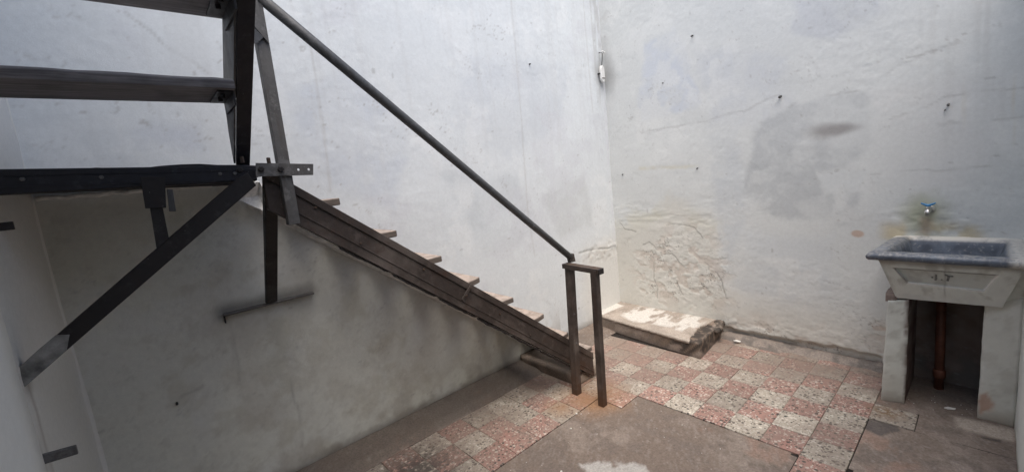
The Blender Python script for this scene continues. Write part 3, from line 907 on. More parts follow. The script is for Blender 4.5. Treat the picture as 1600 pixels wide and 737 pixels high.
# rusted cleats that hang below the web at each tread
for k in range(7):
    x0 = -2.36 + .253 * k
    b = bmesh.new()
    z0 = zbot(x0)
    xzplate(b, [(x0, z0 + .006), (x0 + .012, zbot(x0 + .012) - .005), (x0 + .07, zbot(x0 + .07) - .008), (x0 + .13, zbot(x0 + .13) - .006), (x0 + .215, zbot(x0 + .215) - .004), (x0 + .23, zbot(x0 + .23) + .004)], 1.612, 1.655)
    bmesh.ops.subdivide_edges(b, edges=b.edges[:], cuts=3, use_grid_fill=True)
    for vv in b.verts:
        vv.co += Vector((random.uniform(-1, 1), random.uniform(-1, 1), random.uniform(-1, 1))) * .0022
    obj('tread_cleat', b, M['dark'], stringer)
# wall-side stringer
bm = bmesh.new()
def zw(x): return 1.694 - .777 * (x + 2.62)
xzplate(bm, [(-2.60, zw(-2.60) + .016), (-.50, zw(-.50) + .016), (-.50, zw(-.50) + .10), (-2.60, zw(-2.60) + .10)], 2.213, 2.240)
obj('stringer', bm, M['dark'], st, False, .002)['label'] = 'dark wall-side stringer'
# whitewashed mortar bead on the wall, right under that stringer
pts = []
bm = bmesh.new()
prev = None
for k in range(90):
    x = -2.60 + k * (2.60 - .43) / 89
    z = zw(x) + random.uniform(-.004, .004); w = .016 + random.uniform(-.006, .006)
    o_ = random.uniform(-.004, .004)
    ring = [bm.verts.new(q) for q in ((x, 2.285, z - .03), (x, 2.246 + o_, z - .014), (x, 2.232 + o_, z + w * .6), (x, 2.285, z + w + .012))]
    if prev:
        for t in range(3):
            bm.faces.new((prev[t], prev[t + 1], ring[t + 1], ring[t]))
    prev = ring
bmesh.ops.recalc_face_normals(bm, faces=bm.faces[:])
obj('mortar_bead', bm, M['white_mortar'], wall_far, True)

bm = bmesh.new()
prev = None
for k in range(50):
    x = -3.36 + k * (3.36 - 2.63) / 49
    z = 1.778 + .008 * math.sin(k * .9) * .3 + random.uniform(-.003, .003)
    ring = [bm.verts.new(q) for q in ((x, 2.285, z - .012), (x, 2.236, z - .008), (x, 2.230, z + .006), (x, 2.285, z + .012))]
    if prev:
        for t in range(3):
            bm.faces.new((prev[t], prev[t + 1], ring[t + 1], ring[t]))
    prev = ring
bmesh.ops.recalc_face_normals(bm, faces=bm.faces[:])
obj('mortar_bead', bm, M['white_mortar'], wall_far, True)

# treads of the lower flight
NOSE = [(-2.334, 1.643), (-2.07, 1.443), (-1.821, 1.255), (-1.576, 1.06), (-1.324, .872), (-1.062, .669), (-.83, .453), (-.57, .258)]
for k, (x, z) in enumerate(NOSE):
    x += .010
    bm = bmesh.new()
    th = .034; xw = .178 if k else .15; dz = random.uniform(-.006, .006); bw = .012 if k in (3, 5, 6) else .0
    y0, y1 = 1.6145, 2.212
    n = 7
    ring = []
    for s in range(n):
        t = s / (n - 1); xx = x - xw * (1 - t)
        sag = bw * (abs(t - .4) * 1.6) ** 2
        ring.append((xx, z + sag - .004 * (1 - t)))
    up = [[bm.verts.new((a, y, b)) for a, b in ring] for y in (y0, y1)]
    lo = [[bm.verts.new((a, y, b - th)) for a, b in ring] for y in (y0, y1)]
    for s in range(n - 1):
        bm.faces.new((up[0][s], up[0][s + 1], up[1][s + 1], up[1][s])); bm.faces.new((lo[0][s], lo[1][s], lo[1][s + 1], lo[0][s + 1]))
        bm.faces.new((lo[0][s], lo[0][s + 1], up[0][s + 1], up[0][s])); bm.faces.new((lo[1][s], up[1][s], up[1][s + 1], lo[1][s + 1]))
    bm.faces.new((lo[0][0], up[0][0], up[1][0], lo[1][0])); bm.faces.new((lo[0][-1], lo[1][-1], up[1][-1], up[0][-1]))
    bmesh.ops.recalc_face_normals(bm, faces=bm.faces[:])
    obj('tread', bm, M['tread'], st, False, .004)

# posts at the foot, the tie plate on top of them
def angle_post(x, y, z0, z1, w, t, lean=(0, 0)):
    bm = bmesh.new()
    dx, dy = lean
    def q(px, py, z):
        f = (z - z0) / (z1 - z0)
        return (px + dx * f, py + dy * f, z)
    prof = [(x, y), (x + w, y), (x + w, y + t), (x + t, y + t), (x + t, y + w), (x, y + w)]
    a = [bm.verts.new(q(px, py, z0)) for px, py in prof]; b = [bm.verts.new(q(px, py, z1)) for px, py in prof]
    bm.faces.new(a[::-1]); bm.faces.new(b)
    for i in range(6):
        bm.faces.new((a[i], a[(i + 1) % 6], b[(i + 1) % 6], b[i]))
    bmesh.ops.recalc_face_normals(bm, faces=bm.faces[:])
    return bm
p1 = obj('newel_post', angle_post(-.868, 1.538, -.004, .982, .052, .006, (.045, 0)), M['brown'], st, False, .0015)
p2 = obj('newel_post', angle_post(-.872, 1.300, -.004, .972, .046, .006, (.030, 0)), M['brown'], st, False, .0015)
for z in (.62, .40):
    obj('bolt', bolt_bm((-.842 + .03 * z, 1.537, z), (0, -1, 0), .006, .005), M['grey'], p1)
bm = bmesh.new()
hexa(bm, [(-.832, 1.292, .9725), (-.775, 1.292, .9725), (-.775, 1.600, .9845), (-.832, 1.600, .9845), (-.832, 1.292, .9785), (-.775, 1.292, .9785), (-.775, 1.600, .9905), (-.832, 1.600, .9905)])
plate = obj('tie_plate', bm, M['rusty'], st, False, .001)
bm = bmesh.new()
hexa(bm, [(-.8385, 1.284, .946), (-.8325, 1.284, .946), (-.8325, 1.600, .958), (-.8385, 1.600, .958), (-.8385, 1.284, .9795), (-.8325, 1.284, .9795), (-.8325, 1.600, .9915), (-.8385, 1.600, .9915)])
obj('plate_lip', bm, M['brown'], plate, False, .001)
bm = bmesh.new(); box(bm, -.832, -.775, 1.280, 1.2915, .940, .978)
obj('plate_end', bm, M['dark'], plate, False, .001)

# pipe handrail
bm = bmesh.new()
A, B = Vector((-.77, 1.575, 1.030)), Vector((-2.60, 1.575, 2.550))
tube(bm, [A + (B - A) * t for t in (0, .2, .4, .6, .8, 1)], .0232, 20)
rail = obj('handrail', bm, M['pipe_paint'], st, True)
bm = bmesh.new()
xzplate(bm, [(-.785, .992), (-.728, .990), (-.740, 1.052), (-.800, 1.050)], 1.560, 1.590)
obj('rail_foot', bm, M['brown'], rail, False, .003)
# tall angle post at the head of the lower flight
bm = angle_post(-2.572, 1.568, 1.552, 2.52, .046, .006, (.006, 0))
obj('rail_post', bm, M['grey'], st, False, .0015)
bm = bmesh.new()
xzplate(bm, [(-2.60, 2.46), (-2.545, 2.52), (-2.525, 2.30), (-2.575, 2.37)], 1.556, 1.564)
obj('gusset', bm, M['grey'], st, False, .001)
bm = bmesh.new()
bar(bm, (-2.675, 1.56, 2.43), (-2.556, 1.56, 2.310), .006, .045, (0, 1, 0))
obj('gusset', bm, M['pipe_paint'], st, False, .001)

# landing
def zlt(x): return 1.842 - .046 * (x + 3.045) - .01
bm = bmesh.new()
xzplate(bm, [(-3.42, zlt(-3.42) - .075), (-2.655, zlt(-2.655) - .060), (-2.655, zlt(-2.655)), (-3.42, zlt(-3.42) + .003)], 1.592, 1.600)
beam = obj('landing_beam', bm, M['blue_dark'], st, False, .0015)
bm = bmesh.new()
xzplate(bm, [(-3.42, zlt(-3.42) - .077), (-2.655, zlt(-2.655) - .062), (-2.655, zlt(-2.655) - .055), (-3.42, zlt(-3.42) - .070)], 1.6005, 1.655)
obj('beam_flange', bm, M['dark'], beam, False, .001)
for x in (-3.30, -3.12, -2.78, -2.73):
    obj('bolt', bolt_bm((x, 1.591, zlt(x) - .03), (0, -1, 0), .007, .006), M['grey'], beam)
for k, (y0, y1) in enumerate(((1.606, 1.765), (1.772, 1.93), (1.938, 2.095), (2.102, 2.268))):
    bm = bmesh.new()
    dz = random.uniform(-.003, .003)
    xr = -2.605
    n = 14
    ra, rb = [], []
    for s in range(n + 1):
        x = -3.42 + (xr + 3.42) * s / n
        zt = zlt(x) + .004 + dz + random.uniform(-.0035, .0035) + (.008 if k == 0 and -3.0 < x < -2.72 else 0); zb = zlt(x) - .034 + dz - .012 * (k / 3)
        ra.append([bm.verts.new(q) for q in ((x, y0, zb), (x, y1, zb), (x, y1, zt), (x, y0, zt))])
    for a, b in zip(ra[:-1], ra[1:]):
        for t in range(4):
            bm.faces.new((a[t], a[(t + 1) % 4], b[(t + 1) % 4], b[t]))
    bm.faces.new(ra[0]); bm.faces.new(ra[-1][::-1])
    bmesh.ops.recalc_face_normals(bm, faces=bm.faces[:])
    obj('deck_board', bm, M['deck'], st, False, .003)
for dzl, yy, hh in ((.018, 1.5905, .004), (.052, 1.5895, .006)):
    bm = bmesh.new()
    xzplate(bm, [(-3.42, zlt(-3.42) - dzl - hh), (-2.655, zlt(-2.655) - dzl - hh), (-2.655, zlt(-2.655) - dzl), (-3.42, zlt(-3.42) - dzl)], yy, 1.5918)
    obj('beam_lip', bm, M['blue_dark'], beam, False, .001)
# flat bar with holes that sticks out past the landing corner
def holed_bar():
    bm = bmesh.new()
    pts = [(-2.664, 1.768), (-2.442, 1.756), (-2.434, 1.804), (-2.655, 1.822)]
    y0, y1 = 1.557, 1.564
    es = []
    def loop(ps):
        vs = [bm.verts.new((x, y0, z)) for x, z in ps]
        return [bm.edges.new((vs[i], vs[(i + 1) % len(vs)])) for i in range(len(vs))]
    es += loop(pts)
    for hx, hz in ((-2.498, 1.784), (-2.456, 1.782)):
        es += loop([(hx + .0058 * math.cos(2 * math.pi * k / 12), hz + .0058 * math.sin(2 * math.pi * k / 12)) for k in range(12)])
    bmesh.ops.triangle_fill(bm, use_beauty=True, edges=es)
    r = bmesh.ops.extrude_face_region(bm, geom=bm.faces[:])
    for g in r['geom']:
        if isinstance(g, bmesh.types.BMVert): g.co.y = y1
    bmesh.ops.recalc_face_normals(bm, faces=bm.faces[:])
    return bm
hb = obj('bracket_bar', holed_bar(), M['grey'], st)
for x, z in ((-2.711, 1.801), (-2.641, 1.796), (-2.569, 1.791)):
    obj('bolt', bolt_bm((x, 1.557 if x > -2.7 else 1.591, z), (0, -1, 0), .012, .010), M['dark'], hb)
for x, z in ((-2.695, 1.84), (-2.60, 1.83)):
    obj('bolt', bolt_bm((x, 1.59, z - .012), (0, 0, 1), .008, .026), M['rusty'], hb)

# diagonal brace to the left wall, hanger, strut to the far wall
bm = bmesh.new()
xzplate(bm, [(-3.422, 1.222), (-3.427, 1.154), (-2.668, 1.732), (-2.690, 1.785), (-2.725, 1.768)], 1.560, 1.590)
brace = obj('diagonal_brace', bm, M['dark'], st, False, .002)
bm = bmesh.new()
xzplate(bm, [(-3.420, 1.226), (-3.425, 1.156), (-3.34, 1.222), (-3.30, 1.252), (-3.285, 1.30), (-3.315, 1.309), (-3.36, 1.275)], 1.5565, 1.5595)
obj('plaster_smear', bm, M['smear'], brace, False)
bm = bmesh.new()
xzplate(bm, [(-3.022, 1.505), (-2.980, 1.530), (-2.977, 1.690), (-3.012, 1.695)], 1.563, 1.588)
obj('hanger', bm, M['dark'], st, False, .001)
bm = bmesh.new()
xzplate(bm, [(-3.026, 1.684), (-2.968, 1.679), (-2.952, 1.79), (-3.020, 1.795)], 1.555, 1.5625)
obj('hanger_plate', bm, M['dark'], st, False, .001)
bm = bmesh.new()
xzplate(bm, [(-2.960, 1.665), (-2.940, 1.662), (-2.935, 1.745), (-2.953, 1.748)], 1.60, 1.612)
obj('hanger_plate', bm, M['grey'], st, False, .001)
bm = bmesh.new()
hexa(bm, [(-2.602, 2.232, 1.098), (-2.545, 2.232, 1.098), (-2.545, 2.272, 1.098), (-2.602, 2.272, 1.098),
          (-2.624, 1.605, 1.752), (-2.573, 1.605, 1.752), (-2.573, 1.650, 1.775), (-2.624, 1.650, 1.775)])
obj('strut', bm, M['dark'], st, False, .003)
bm = bmesh.new(); box(bm, -2.805, -2.345, 2.240, 2.30, 1.083, 1.094)
obj('bearing_ledge', bm, M['grey'], st, False, .002)
bm = bmesh.new(); box(bm, -2.805, -2.799, 2.245, 2.30, 1.045, 1.083)
obj('bearing_ledge', bm, M['dark'], st, False, .001)

# upper flight: rises from the landing toward the camera along the left wall
SL = .84
def web2(y): return 1.833 + (1.692 - y) * SL      # underside
YE = -.2
bm = bmesh.new()
yzplate(bm, [(1.690, web2(1.690) + .0), (YE, web2(YE)), (YE, web2(YE) + .205), (1.615, web2(1.615) + .205), (1.672, web2(1.655) + .10)], -2.711, -2.704)
up_str = obj('stringer', bm, M['grey'], st, False, .001)
up_str['label'] = 'stringer of the upper flight'
bm = bmesh.new()
hexa(bm, [(-2.7035, 1.700, web2(1.700) - .006), (-2.652, 1.700, web2(1.700) - .006), (-2.652, YE, web2(YE) - .006), (-2.7035, YE, web2(YE) - .006),
          (-2.7035, 1.700, web2(1.700) + .002), (-2.652, 1.700, web2(1.700) + .002), (-2.652, YE, web2(YE) + .002), (-2.7035, YE, web2(YE) + .002)])
obj('bottom_flange', bm, M['blue_dark'], up_str, False, .001)
bm = bmesh.new()
yzplate(bm, [(1.62, web2(1.62) + .197), (YE, web2(YE) + .197), (YE, web2(YE) + .205), (1.61, web2(1.61) + .205)], -2.7035, -2.655)
obj('top_flange', bm, M['blue_dark'], up_str, False, .001)
for k in range(7):
    y1 = 1.627 - .275 * k; zb = 2.07 + .231 * k
    y0 = y1 - .268
    bm = bmesh.new()
    n = 12; rs = []
    for s in range(n + 1):
        x = -3.40 + (3.40 - 2.7125) * s / n
        c = .006 + .007 * fbm(np.array([x * 5.0]), np.array([k * 3.3]), 401, 3)[0]
        tp = .036 + random.uniform(-.0015, .0015)
        rs.append([bm.verts.new(q) for q in ((x, y0 + .002, zb), (x, y1, zb), (x, y1, zb + tp), (x, y0 + c, zb + tp), (x, y0 - .001, zb + tp - c * 1.2))])
    for a, b in zip(rs[:-1], rs[1:]):
        for t in range(5):
            bm.faces.new((a[t], a[(t + 1) % 5], b[(t + 1) % 5], b[t]))
    bm.faces.new(rs[0]); bm.faces.new(rs[-1][::-1])
    bmesh.ops.recalc_face_normals(bm, faces=bm.faces[:])
    tr = obj('tread', bm, M['plank'], st, False, .002)
    if k < 3:
        bm = bmesh.new()
        box(bm, -2.765, -2.7125, y0 + .03, y1 - .035, zb - .007, zb - .0005)
        box(bm, -2.7195, -2.7125, y0 + .03, y1 - .035, zb - .05, zb - .0075)
        obj('tread_bracket', bm, M['dark'], tr, False, .001)
        for yy in (y0 + .07, y0 + .13):
            obj('bolt', bolt_bm((-2.745, yy, zb - .007), (0, 0, -1), .008, .014), M['dark'], tr)
bm = bmesh.new()
yzplate(bm, [(1.640, web2(1.640)), (YE, web2(YE)), (YE, web2(YE) + .2), (1.615, web2(1.615) + .2)], -3.43, -3.405)
obj('stringer', bm, M['dark'], st, False, .001)['label'] = 'wall-side stringer of the upper flight'

# concrete bedding block under the first tread
bm = rough_box(-.755, -.40, 1.625, 2.27, -.012, .085, .03, .004, 21)
blk = obj('concrete_step', bm, M['cement'], None, True, 0, (-.6, 1.9, 0))
paint(blk, lambda x, y, z: mixc(np.ones(x.shape + (3,)) * np.array((.30, .245, .20)), (.20, .165, .14), sst(.4, .65, fbm(x * 9 + z * 5, y * 9, 421, 4))))
tag(blk, 'low concrete block bedding the bottom of the iron staircase', 'step')
# crumpled plaster shell where the flight meets the landing
bm = bmesh.new()
P = [(-2.655, 2.15, 1.690), (-2.600, 2.17, 1.772), (-2.572, 2.10, 1.765), (-2.552, 2.18, 1.700), (-2.545, 2.12, 1.768), (-2.512, 2.15, 1.752), (-2.515, 2.12, 1.66), (-2.535, 2.14, 1.600), (-2.575, 2.16, 1.640)]
for a, b, c in ((0, 2, 1), (0, 8, 3), (0, 3, 2), (2, 3, 4), (4, 3, 6), (4, 6, 5), (3, 8, 7), (3, 7, 6)):
    va, vb, vc = [bm.verts.new(P[i]) for i in (a, b, c)]
    bm.faces.new((va, vb, vc))
bmesh.ops.remove_doubles(bm, verts=bm.verts[:], dist=1e-5)
bmesh.ops.subdivide_edges(bm, edges=bm.edges[:], cuts=2, use_grid_fill=True)
for vv in bm.verts: vv.co += Vector([random.uniform(-.0035, .0035) for _ in range(3)])
bmesh.ops.recalc_face_normals(bm, faces=bm.faces[:])
bmesh.ops.solidify(bm, geom=bm.faces[:], thickness=.008)
obj('loose_plaster', bm, M['white_mortar'], wall_far, False)

# iron stubs left in the walls
bm = bmesh.new(); hexa(bm, [(-3.44, 1.495, .930), (-3.328, 1.495, .921), (-3.328, 1.509, .921), (-3.44, 1.509, .930), (-3.44, 1.495, .962), (-3.328, 1.495, .950), (-3.328, 1.509, .950), (-3.44, 1.509, .962)])
stub = tag(obj('iron_stub', bm, M['grey'], None, False, .0015, (-3.40, 1.5, .94)), 'cut-off iron bar sticking from the left wall, lower one', 'iron stub', 'iron bars left in the left wall')
bm = bmesh.new(); box(bm, -3.44, -3.3445, 1.590, 1.604, 1.660, 1.686)
bm2 = bm
tag(obj('iron_stub', bm2, M['dark'], None, False, .0015, (-3.37, 1.6, 1.67)), 'cut-off iron bar at the left edge, just below the landing', 'iron stub', 'iron bars left in the left wall')

# ================================================================== PLINTH IN THE CORNER
def xf(y): return .187 + (y - 1.103) * .1195
bm = rough_box(0, 0, 0, 0, 0, 0, .016, .006, 31, pts=[(xf(1.103), 1.103, -.01), (.93, 1.17, -.01), (.82, 2.30, -.01), (xf(2.30), 2.30, -.01),
                                                   (xf(1.103) + .004, 1.108, .130), (.93, 1.175, .128), (.82, 2.30, .112), (xf(2.30), 2.30, .112)])
pl = obj('corner_plinth', bm, M['cement'], None, True, 0, (.55, 1.7, 0))
def c_pl(x, y, z):
    n1 = fbm(x * 8 + z * 11, y * 8 + z * 7, 431, 4); n2 = fbm(x * 26, y * 26 + z * 26, 435, 4)
    col = np.ones(x.shape + (3,)) * np.array((.27, .22, .185))
    mold = np.clip(sst(1.75, 1.12, y + .5 * (n1 - .5)) + .4 * sst(.45, .6, n1), 0, 1)
    col = mixc(col, (.045, .037, .032), mold * .95 * sst(.34, .50, n1))
    col = mixc(col, (.33, .235, .165), .7 * mold * sst(.52, .66, n2))
    col = mixc(col, (.16, .13, .115), .6 * sst(.04, .0, z))
    col = mixc(col, (.10, .085, .075), .5 * sst(.5, .65, n2) * mold)
    return col
paint(pl, c_pl)
tag(pl, 'low concrete plinth in the wall corner with mouldy broken near edge', 'plinth')
xs = []
me = sheet('cement_top', .15, .90, 1.17, 2.30, .133, .0085,
           keep=lambda x, y: (x > xf(y) - .012 + .012 * fbm(x * 12, y * 12, 441, 3)) & (y > 1.205 + .05 * np.clip((x - .2) / .25, 0, 1) - .05 * np.clip((x - .55) / .3, 0, 1) + .03 * (fbm(x * 14, y * 9, 443, 4) - .5)) & (x < XB(y) + .02),
           amp=.0035, seed=445)
bm = bmesh.new(); bm.from_mesh(me); bpy.data.meshes.remove(me)
r = bmesh.ops.extrude_face_region(bm, geom=bm.faces[:])
for g in r['geom']:
    if isinstance(g, bmesh.types.BMVert): g.co.z -= .024
bmesh.ops.recalc_face_normals(bm, faces=bm.faces[:])
ctop = obj('cement_top', bm, M['cement'], pl, True)
def c_top(x, y, z):
    n2 = fbm(x * 12, y * 12, 451, 5); n1 = fbm(x * 5, y * 5, 453, 4)
    col = np.ones(x.shape + (3,)) * np.array((.32, .275, .235))
    col = mixc(col, (.41, .355, .305), .7 * sst(.4, .65, n1))
    col = mixc(col, (.22, .18, .15), .5 * sst(.55, .7, n2))
    w = poly_sd(x + .13 * (n2 - .5), y + .13 * (n1 - .5), [(.45, 2.05), (.52, 2.12), (.80, 1.98), (.80, 1.33), (.60, 1.24), (.40, 1.23), (.30, 1.33), (.40, 1.50), (.33, 1.86)])
    w2 = poly_sd(x + .03 * (n2 - .5), y, [(.30, 2.30), (.75, 2.30), (.70, 2.17), (.35, 2.19)])
    g = np.maximum(sst(-.02, .06, w) * sst(.33, .50, fbm(x * 7, y * 16, 457, 4)), sst(-.01, .01, w2))
    g = np.where(z < .122, 0, g)
    return mixc(col, (.60, .575, .535), .85 * g)
paint(ctop, c_top)
# rubble at the back end of the broken edge
for k in range(9):
    cx, cy = .58 + .036 * k + random.uniform(-.01, .01), 1.135 + .006 * k + random.uniform(-.012, .02)
    s = random.uniform(.022, .045)
    bm = bmesh.new(); bmesh.ops.create_icosphere(bm, subdivisions=2, radius=s)
    for vv in bm.verts:
        q = vv.co
        vv.co = Vector((cx, cy, .118)) + Vector((q.x, q.y, q.z * .75)) * (.75 + .6 * fbm(np.array([q.x * 30 + k]), np.array([q.y * 30 + q.z * 20]), 461 + k, 3)[0])
    o = obj('rubble', bm, M['cement'], pl, False)
    paint(o, lambda x, y, z: mixc(np.ones(x.shape + (3,)) * np.array((.20, .165, .135)), (.05, .042, .036), sst(.4, .6, fbm(x * 30, y * 30 + z * 20, 471, 3))))

# ================================================================== LAUNDRY SINK
sk = empty('laundry_sink', (.45, -.28, 0), 'old masonry laundry sink with blue-grey basin, recessed painted panel and lettering', 'sink')
def psk(seed, dirt=.5):
    def f(x, y, z):
        n1 = fbm(y * 5 + x * 3, z * 5, seed, 4); n2 = fbm(y * 18 + x * 11, z * 18, seed + 5, 4)
        col = np.ones(x.shape + (3,)) * np.array((.60, .605, .555))
        col = mixc(col, (.68, .69, .64), .6 * sst(.45, .62, n1))
        col = mixc(col, (.37, .355, .31), dirt * sst(.52, .70, n2))
        col = mixc(col, (.27, .225, .18), .7 * sst(.09, .0, z + .05 * (n2 - .5)))
        col = mixc(col, (.45, .42, .36), .5 * sst(.30, .05, z) * sst(.4, .6, n1))
        return col
    return f
# body front: trapezoid with a recessed panel, tapering sides
PO = [V(.190, -.006, .930), V(.186, -.565, .936), V(.290, -.500, .690), V(.296, -.077, .677)]   # TL TR BR BL
PI_ = [V(.208, -.074, .881), V(.209, -.478, .883), V(.252, -.431, .779), V(.248, -.133, .789)]
nrm = (PO[1] - PO[0]).cross(PO[3] - PO[0]).normalized()
if nrm.x > 0: nrm = -nrm
def fillquads(bm, a, b, c, d, nu, nv, amp, seed):
    g = []
    for j in range(nv + 1):
        row = []
        for i in range(nu + 1):
            u, w = i / nu, j / nv
            q = a.lerp(b, u).lerp(d.lerp(c, u), w)
            n_ = fbm(np.array([q.y * 22]), np.array([q.z * 22]), seed, 4)[0] - .5
            row.append(bm.verts.new(q + nrm * n_ * amp))
        g.append(row)
    for j in range(nv):
        for i in range(nu):
            bm.faces.new((g[j][i], g[j][i + 1], g[j + 1][i + 1], g[j + 1][i]))
bm = bmesh.new()
PIs = [p - (PO[0] - PO[0]) for p in PI_]
# project inner corners on the outer plane so that the frame is flat
pr = [p - nrm * (p - PO[0]).dot(nrm) for p in PI_]
for k in range(4):
    q = (k + 1) % 4
    fillquads(bm, PO[k], PO[q], pr[q], pr[k], 60 if k % 2 == 0 else 16, 8, .004, 501)
rec = [p - nrm * .013 for p in pr]
cen = sum(rec, V(0, 0, 0)) / 4
rec = [p.lerp(cen, .02) for p in rec]
for k in range(4):
    q = (k + 1) % 4
    fillquads(bm, pr[k], pr[q], rec[q], rec[k], 60 if k % 2 == 0 else 16, 2, .002, 503)
fillquads(bm, rec[0], rec[1], rec[2], rec[3], 60, 16, .003, 505)
# sides, back and underside of the body
bk = [V(.79, -.020, .930), V(.79, -.565, .936), V(.79, -.500, .672), V(.79, -.077, .672)]
fillquads(bm, PO[0], bk[0], bk[3], PO[3], 10, 6, .003, 507)
fillquads(bm, PO[1], bk[1], bk[2], PO[2], 10, 6, .003, 509)
fillquads(bm, PO[3], bk[3], bk[2], PO[2], 6, 6, .002, 511)
bmesh.ops.remove_doubles(bm, verts=bm.verts[:], dist=.0006)
bmesh.ops.recalc_face_normals(bm, faces=bm.faces[:])
body = obj('sink_body', bm, M['fine_wall'], sk, False)
def c_body(x, y, z):
    col = psk(520, .55)(x, y, z + .2)
    n2 = fbm(y * 20, z * 20, 525, 4)
    rx = np.abs((z - .832) / .05)
    fr = x < .3
    q0, q1, q2, q3 = (-.074, .881), (-.478, .883), (-.431, .779), (-.133, .789)
    col = mixc(col, (.44, .445, .41), .5 * sst(-.002, .006, poly_sd(y, z, [q0, q1, q2, q3])) * fr)
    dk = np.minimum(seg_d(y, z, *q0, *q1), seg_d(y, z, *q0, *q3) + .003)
    col = mixc(col, (.11, .105, .095), .9 * sst(.0075, .001, dk) * fr)  # shade along the recess's top and left edges, painted in
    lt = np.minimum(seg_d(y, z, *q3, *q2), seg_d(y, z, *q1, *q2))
    col = mixc(col, (.78, .775, .74), .85 * sst(.009, .002, lt) * fr)  # lit lower and right edges of the recess, painted in
    col = mixc(col, (.20, .175, .15), .6 * sst(.030, .0, np.abs(z - .925) + .02 * (n2 - .5)))
    col = mixc(col, (.25, .23, .20), .5 * sst(.006, .0, np.abs(y + .284)) * (z < .93))
    col = mixc(col, (.62, .625, .59), .7 * sst(.735, .70, z))
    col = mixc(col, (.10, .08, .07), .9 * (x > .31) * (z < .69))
    return col
paint(body, c_body)
# faded stencilled letters on the panel:  . J . T
def stroke(pts, w, name='letter_stroke'):
    bm = bmesh.new()
    base = rec[0]
    for a, b in zip(pts[:-1], pts[1:]):
        def on(yz):
            # point on the recessed plane
            y, z = yz
            x = base.x - (nrm.y * (y - base.y) + nrm.z * (z - base.z)) / nrm.x
            return V(x, y, z) + nrm * .0042
        A_, B_ = on(a), on(b)
        d = (B_ - A_).normalized(); s = d.cross(nrm).normalized() * w / 2
        vs_ = [A_ - s, A_ + s, B_ + s, B_ - s]
        hexa(bm, [q - nrm * .003 for q in vs_] + vs_)
    return bm
for nm, pts, w in (('letter_dot', [(-.2305, .8375), (-.2365, .8375)], .007), ('letter_j', [(-.2490, .858), (-.2500, .826), (-.2430, .823)], .0085),
                   ('letter_dot', [(-.2685, .8275), (-.2745, .8275)], .006), ('letter_t', [(-.2830, .861), (-.2980, .8555), (-.3160, .8545)], .0065), ('letter_t_stem', [(-.2990, .856), (-.2945, .823)], .010)):
    obj(nm, stroke(pts, w), M['ink'], body)
# basin: rounded rim and hollow
ir = .024
rim = bmesh.new()
ZR = .957
def rim_pt(P2, a, r):
    return P2
outer = [(.176, .022), (.172, -.562), (.775, -.562), (.775, -.036)]
inner = [(.216, -.038), (.216, -.508), (.715, -.512), (.715, -.092)]
flo = [(.33, -.120), (.33, -.440), (.640, -.450), (.640, -.150)]
def ringloop(pts, z, n):
    out = []
    for k in range(4):
        a, b = Vector((*pts[k], z)), Vector((*pts[(k + 1) % 4], z))
        for i in range(n):
            out.append(a.lerp(b, i / n))
    return out
NS = 16
layers = [ringloop(outer, .934, NS)]
cx = [.5, -.28]
def grow(pts, d):
    c = (sum(p[0] for p in pts) / 4, sum(p[1] for p in pts) / 4)
    return [(p[0] + d * (1 if p[0] > c[0] else -1), p[1] + d * (1 if p[1] > c[1] else -1)) for p in pts]
for d, z in ((.014, .936), (.024, .946), (.027, .958), (.023, .970), (.012, .979), (-.004, .983)):
    layers.append(ringloop(grow(outer, d), z, NS))
for t, z in ((.45, .984), (.85, .982), (1.0, .974)):
    layers.append(ringloop([(o[0] + (i[0] - o[0]) * t, o[1] + (i[1] - o[1]) * t) for o, i in zip(outer, inner)], z, NS))
for t in (.2, .4, .6, .8, 1.0):
    z = .974 - .215 * t
    L = ringloop([(i[0] + (f[0] - i[0]) * t, i[1] + (f[1] - i[1]) * t) for i, f in zip(inner, flo)], z, NS)
    # washboard ribs fanned over the left end
    for k in range(3 * NS + 1, 4 * NS):
        L[k] = L[k] + V(0, .010 * math.sin((k - 3 * NS) * math.pi / 1.6) * math.sin(math.pi * min(1, t * .9)), 0)
    layers.append(L)
vl = []
for L in layers:
    row = []
    for q in L:
        n_ = fbm(np.array([q.x * 20 + q.z * 9]), np.array([q.y * 20]), 541, 3)[0] - .5
        row.append(rim.verts.new(q + V(n_ * .004, n_ * .003, n_ * .006)))
    vl.append(row)
n4 = 4 * NS
for a, b in zip(vl[:-1], vl[1:]):
    for k in range(n4):
        rim.faces.new((a[k], a[(k + 1) % n4], b[(k + 1) % n4], b[k]))
rim.faces.new(vl[-1])
bmesh.ops.recalc_face_normals(rim, faces=rim.faces[:])
k_ = NM('blue_grey_basin', .38, .5)
p_ = k_.pos(); n_a = k_.noise(p_, 9, 6, .6, .4); n_b = k_.noise(p_, 48, 5, .65)
c_ = k_.mix(k_.ramp(n_a, .34, .66), (.062, .072, .092), (.14, .165, .205))
c_ = k_.mix(k_.ramp(n_b, .56, .72, 0, .7), c_, (.33, .33, .33))
zz = k_.xyz(p_)[2]
c_ = k_.mix(k_.math('MULTIPLY', k_.ramp(zz, .960, .980), k_.ramp(n_b, .42, .62)), c_, (.27, .265, .262))
c_ = k_.mix(k_.math('MULTIPLY', k_.math('MULTIPLY', k_.ramp(zz, .955, .97), k_.ramp(k_.xyz(p_)[0], .66, .70)), k_.ramp(n_a, .3, .45)), c_, (.58, .55, .49))
c_ = k_.mix(k_.math('MULTIPLY', k_.ramp(k_.xyz(p_)[1], -.50, -.535), k_.ramp(n_b, .25, .5)), c_, (.52, .50, .46))
k_.color(c_); k_.bump(k_.math('ADD', n_b, n_a), .4, .003)
M['basin'] = k_.m
obj('basin', rim, M['basin'], sk, True)
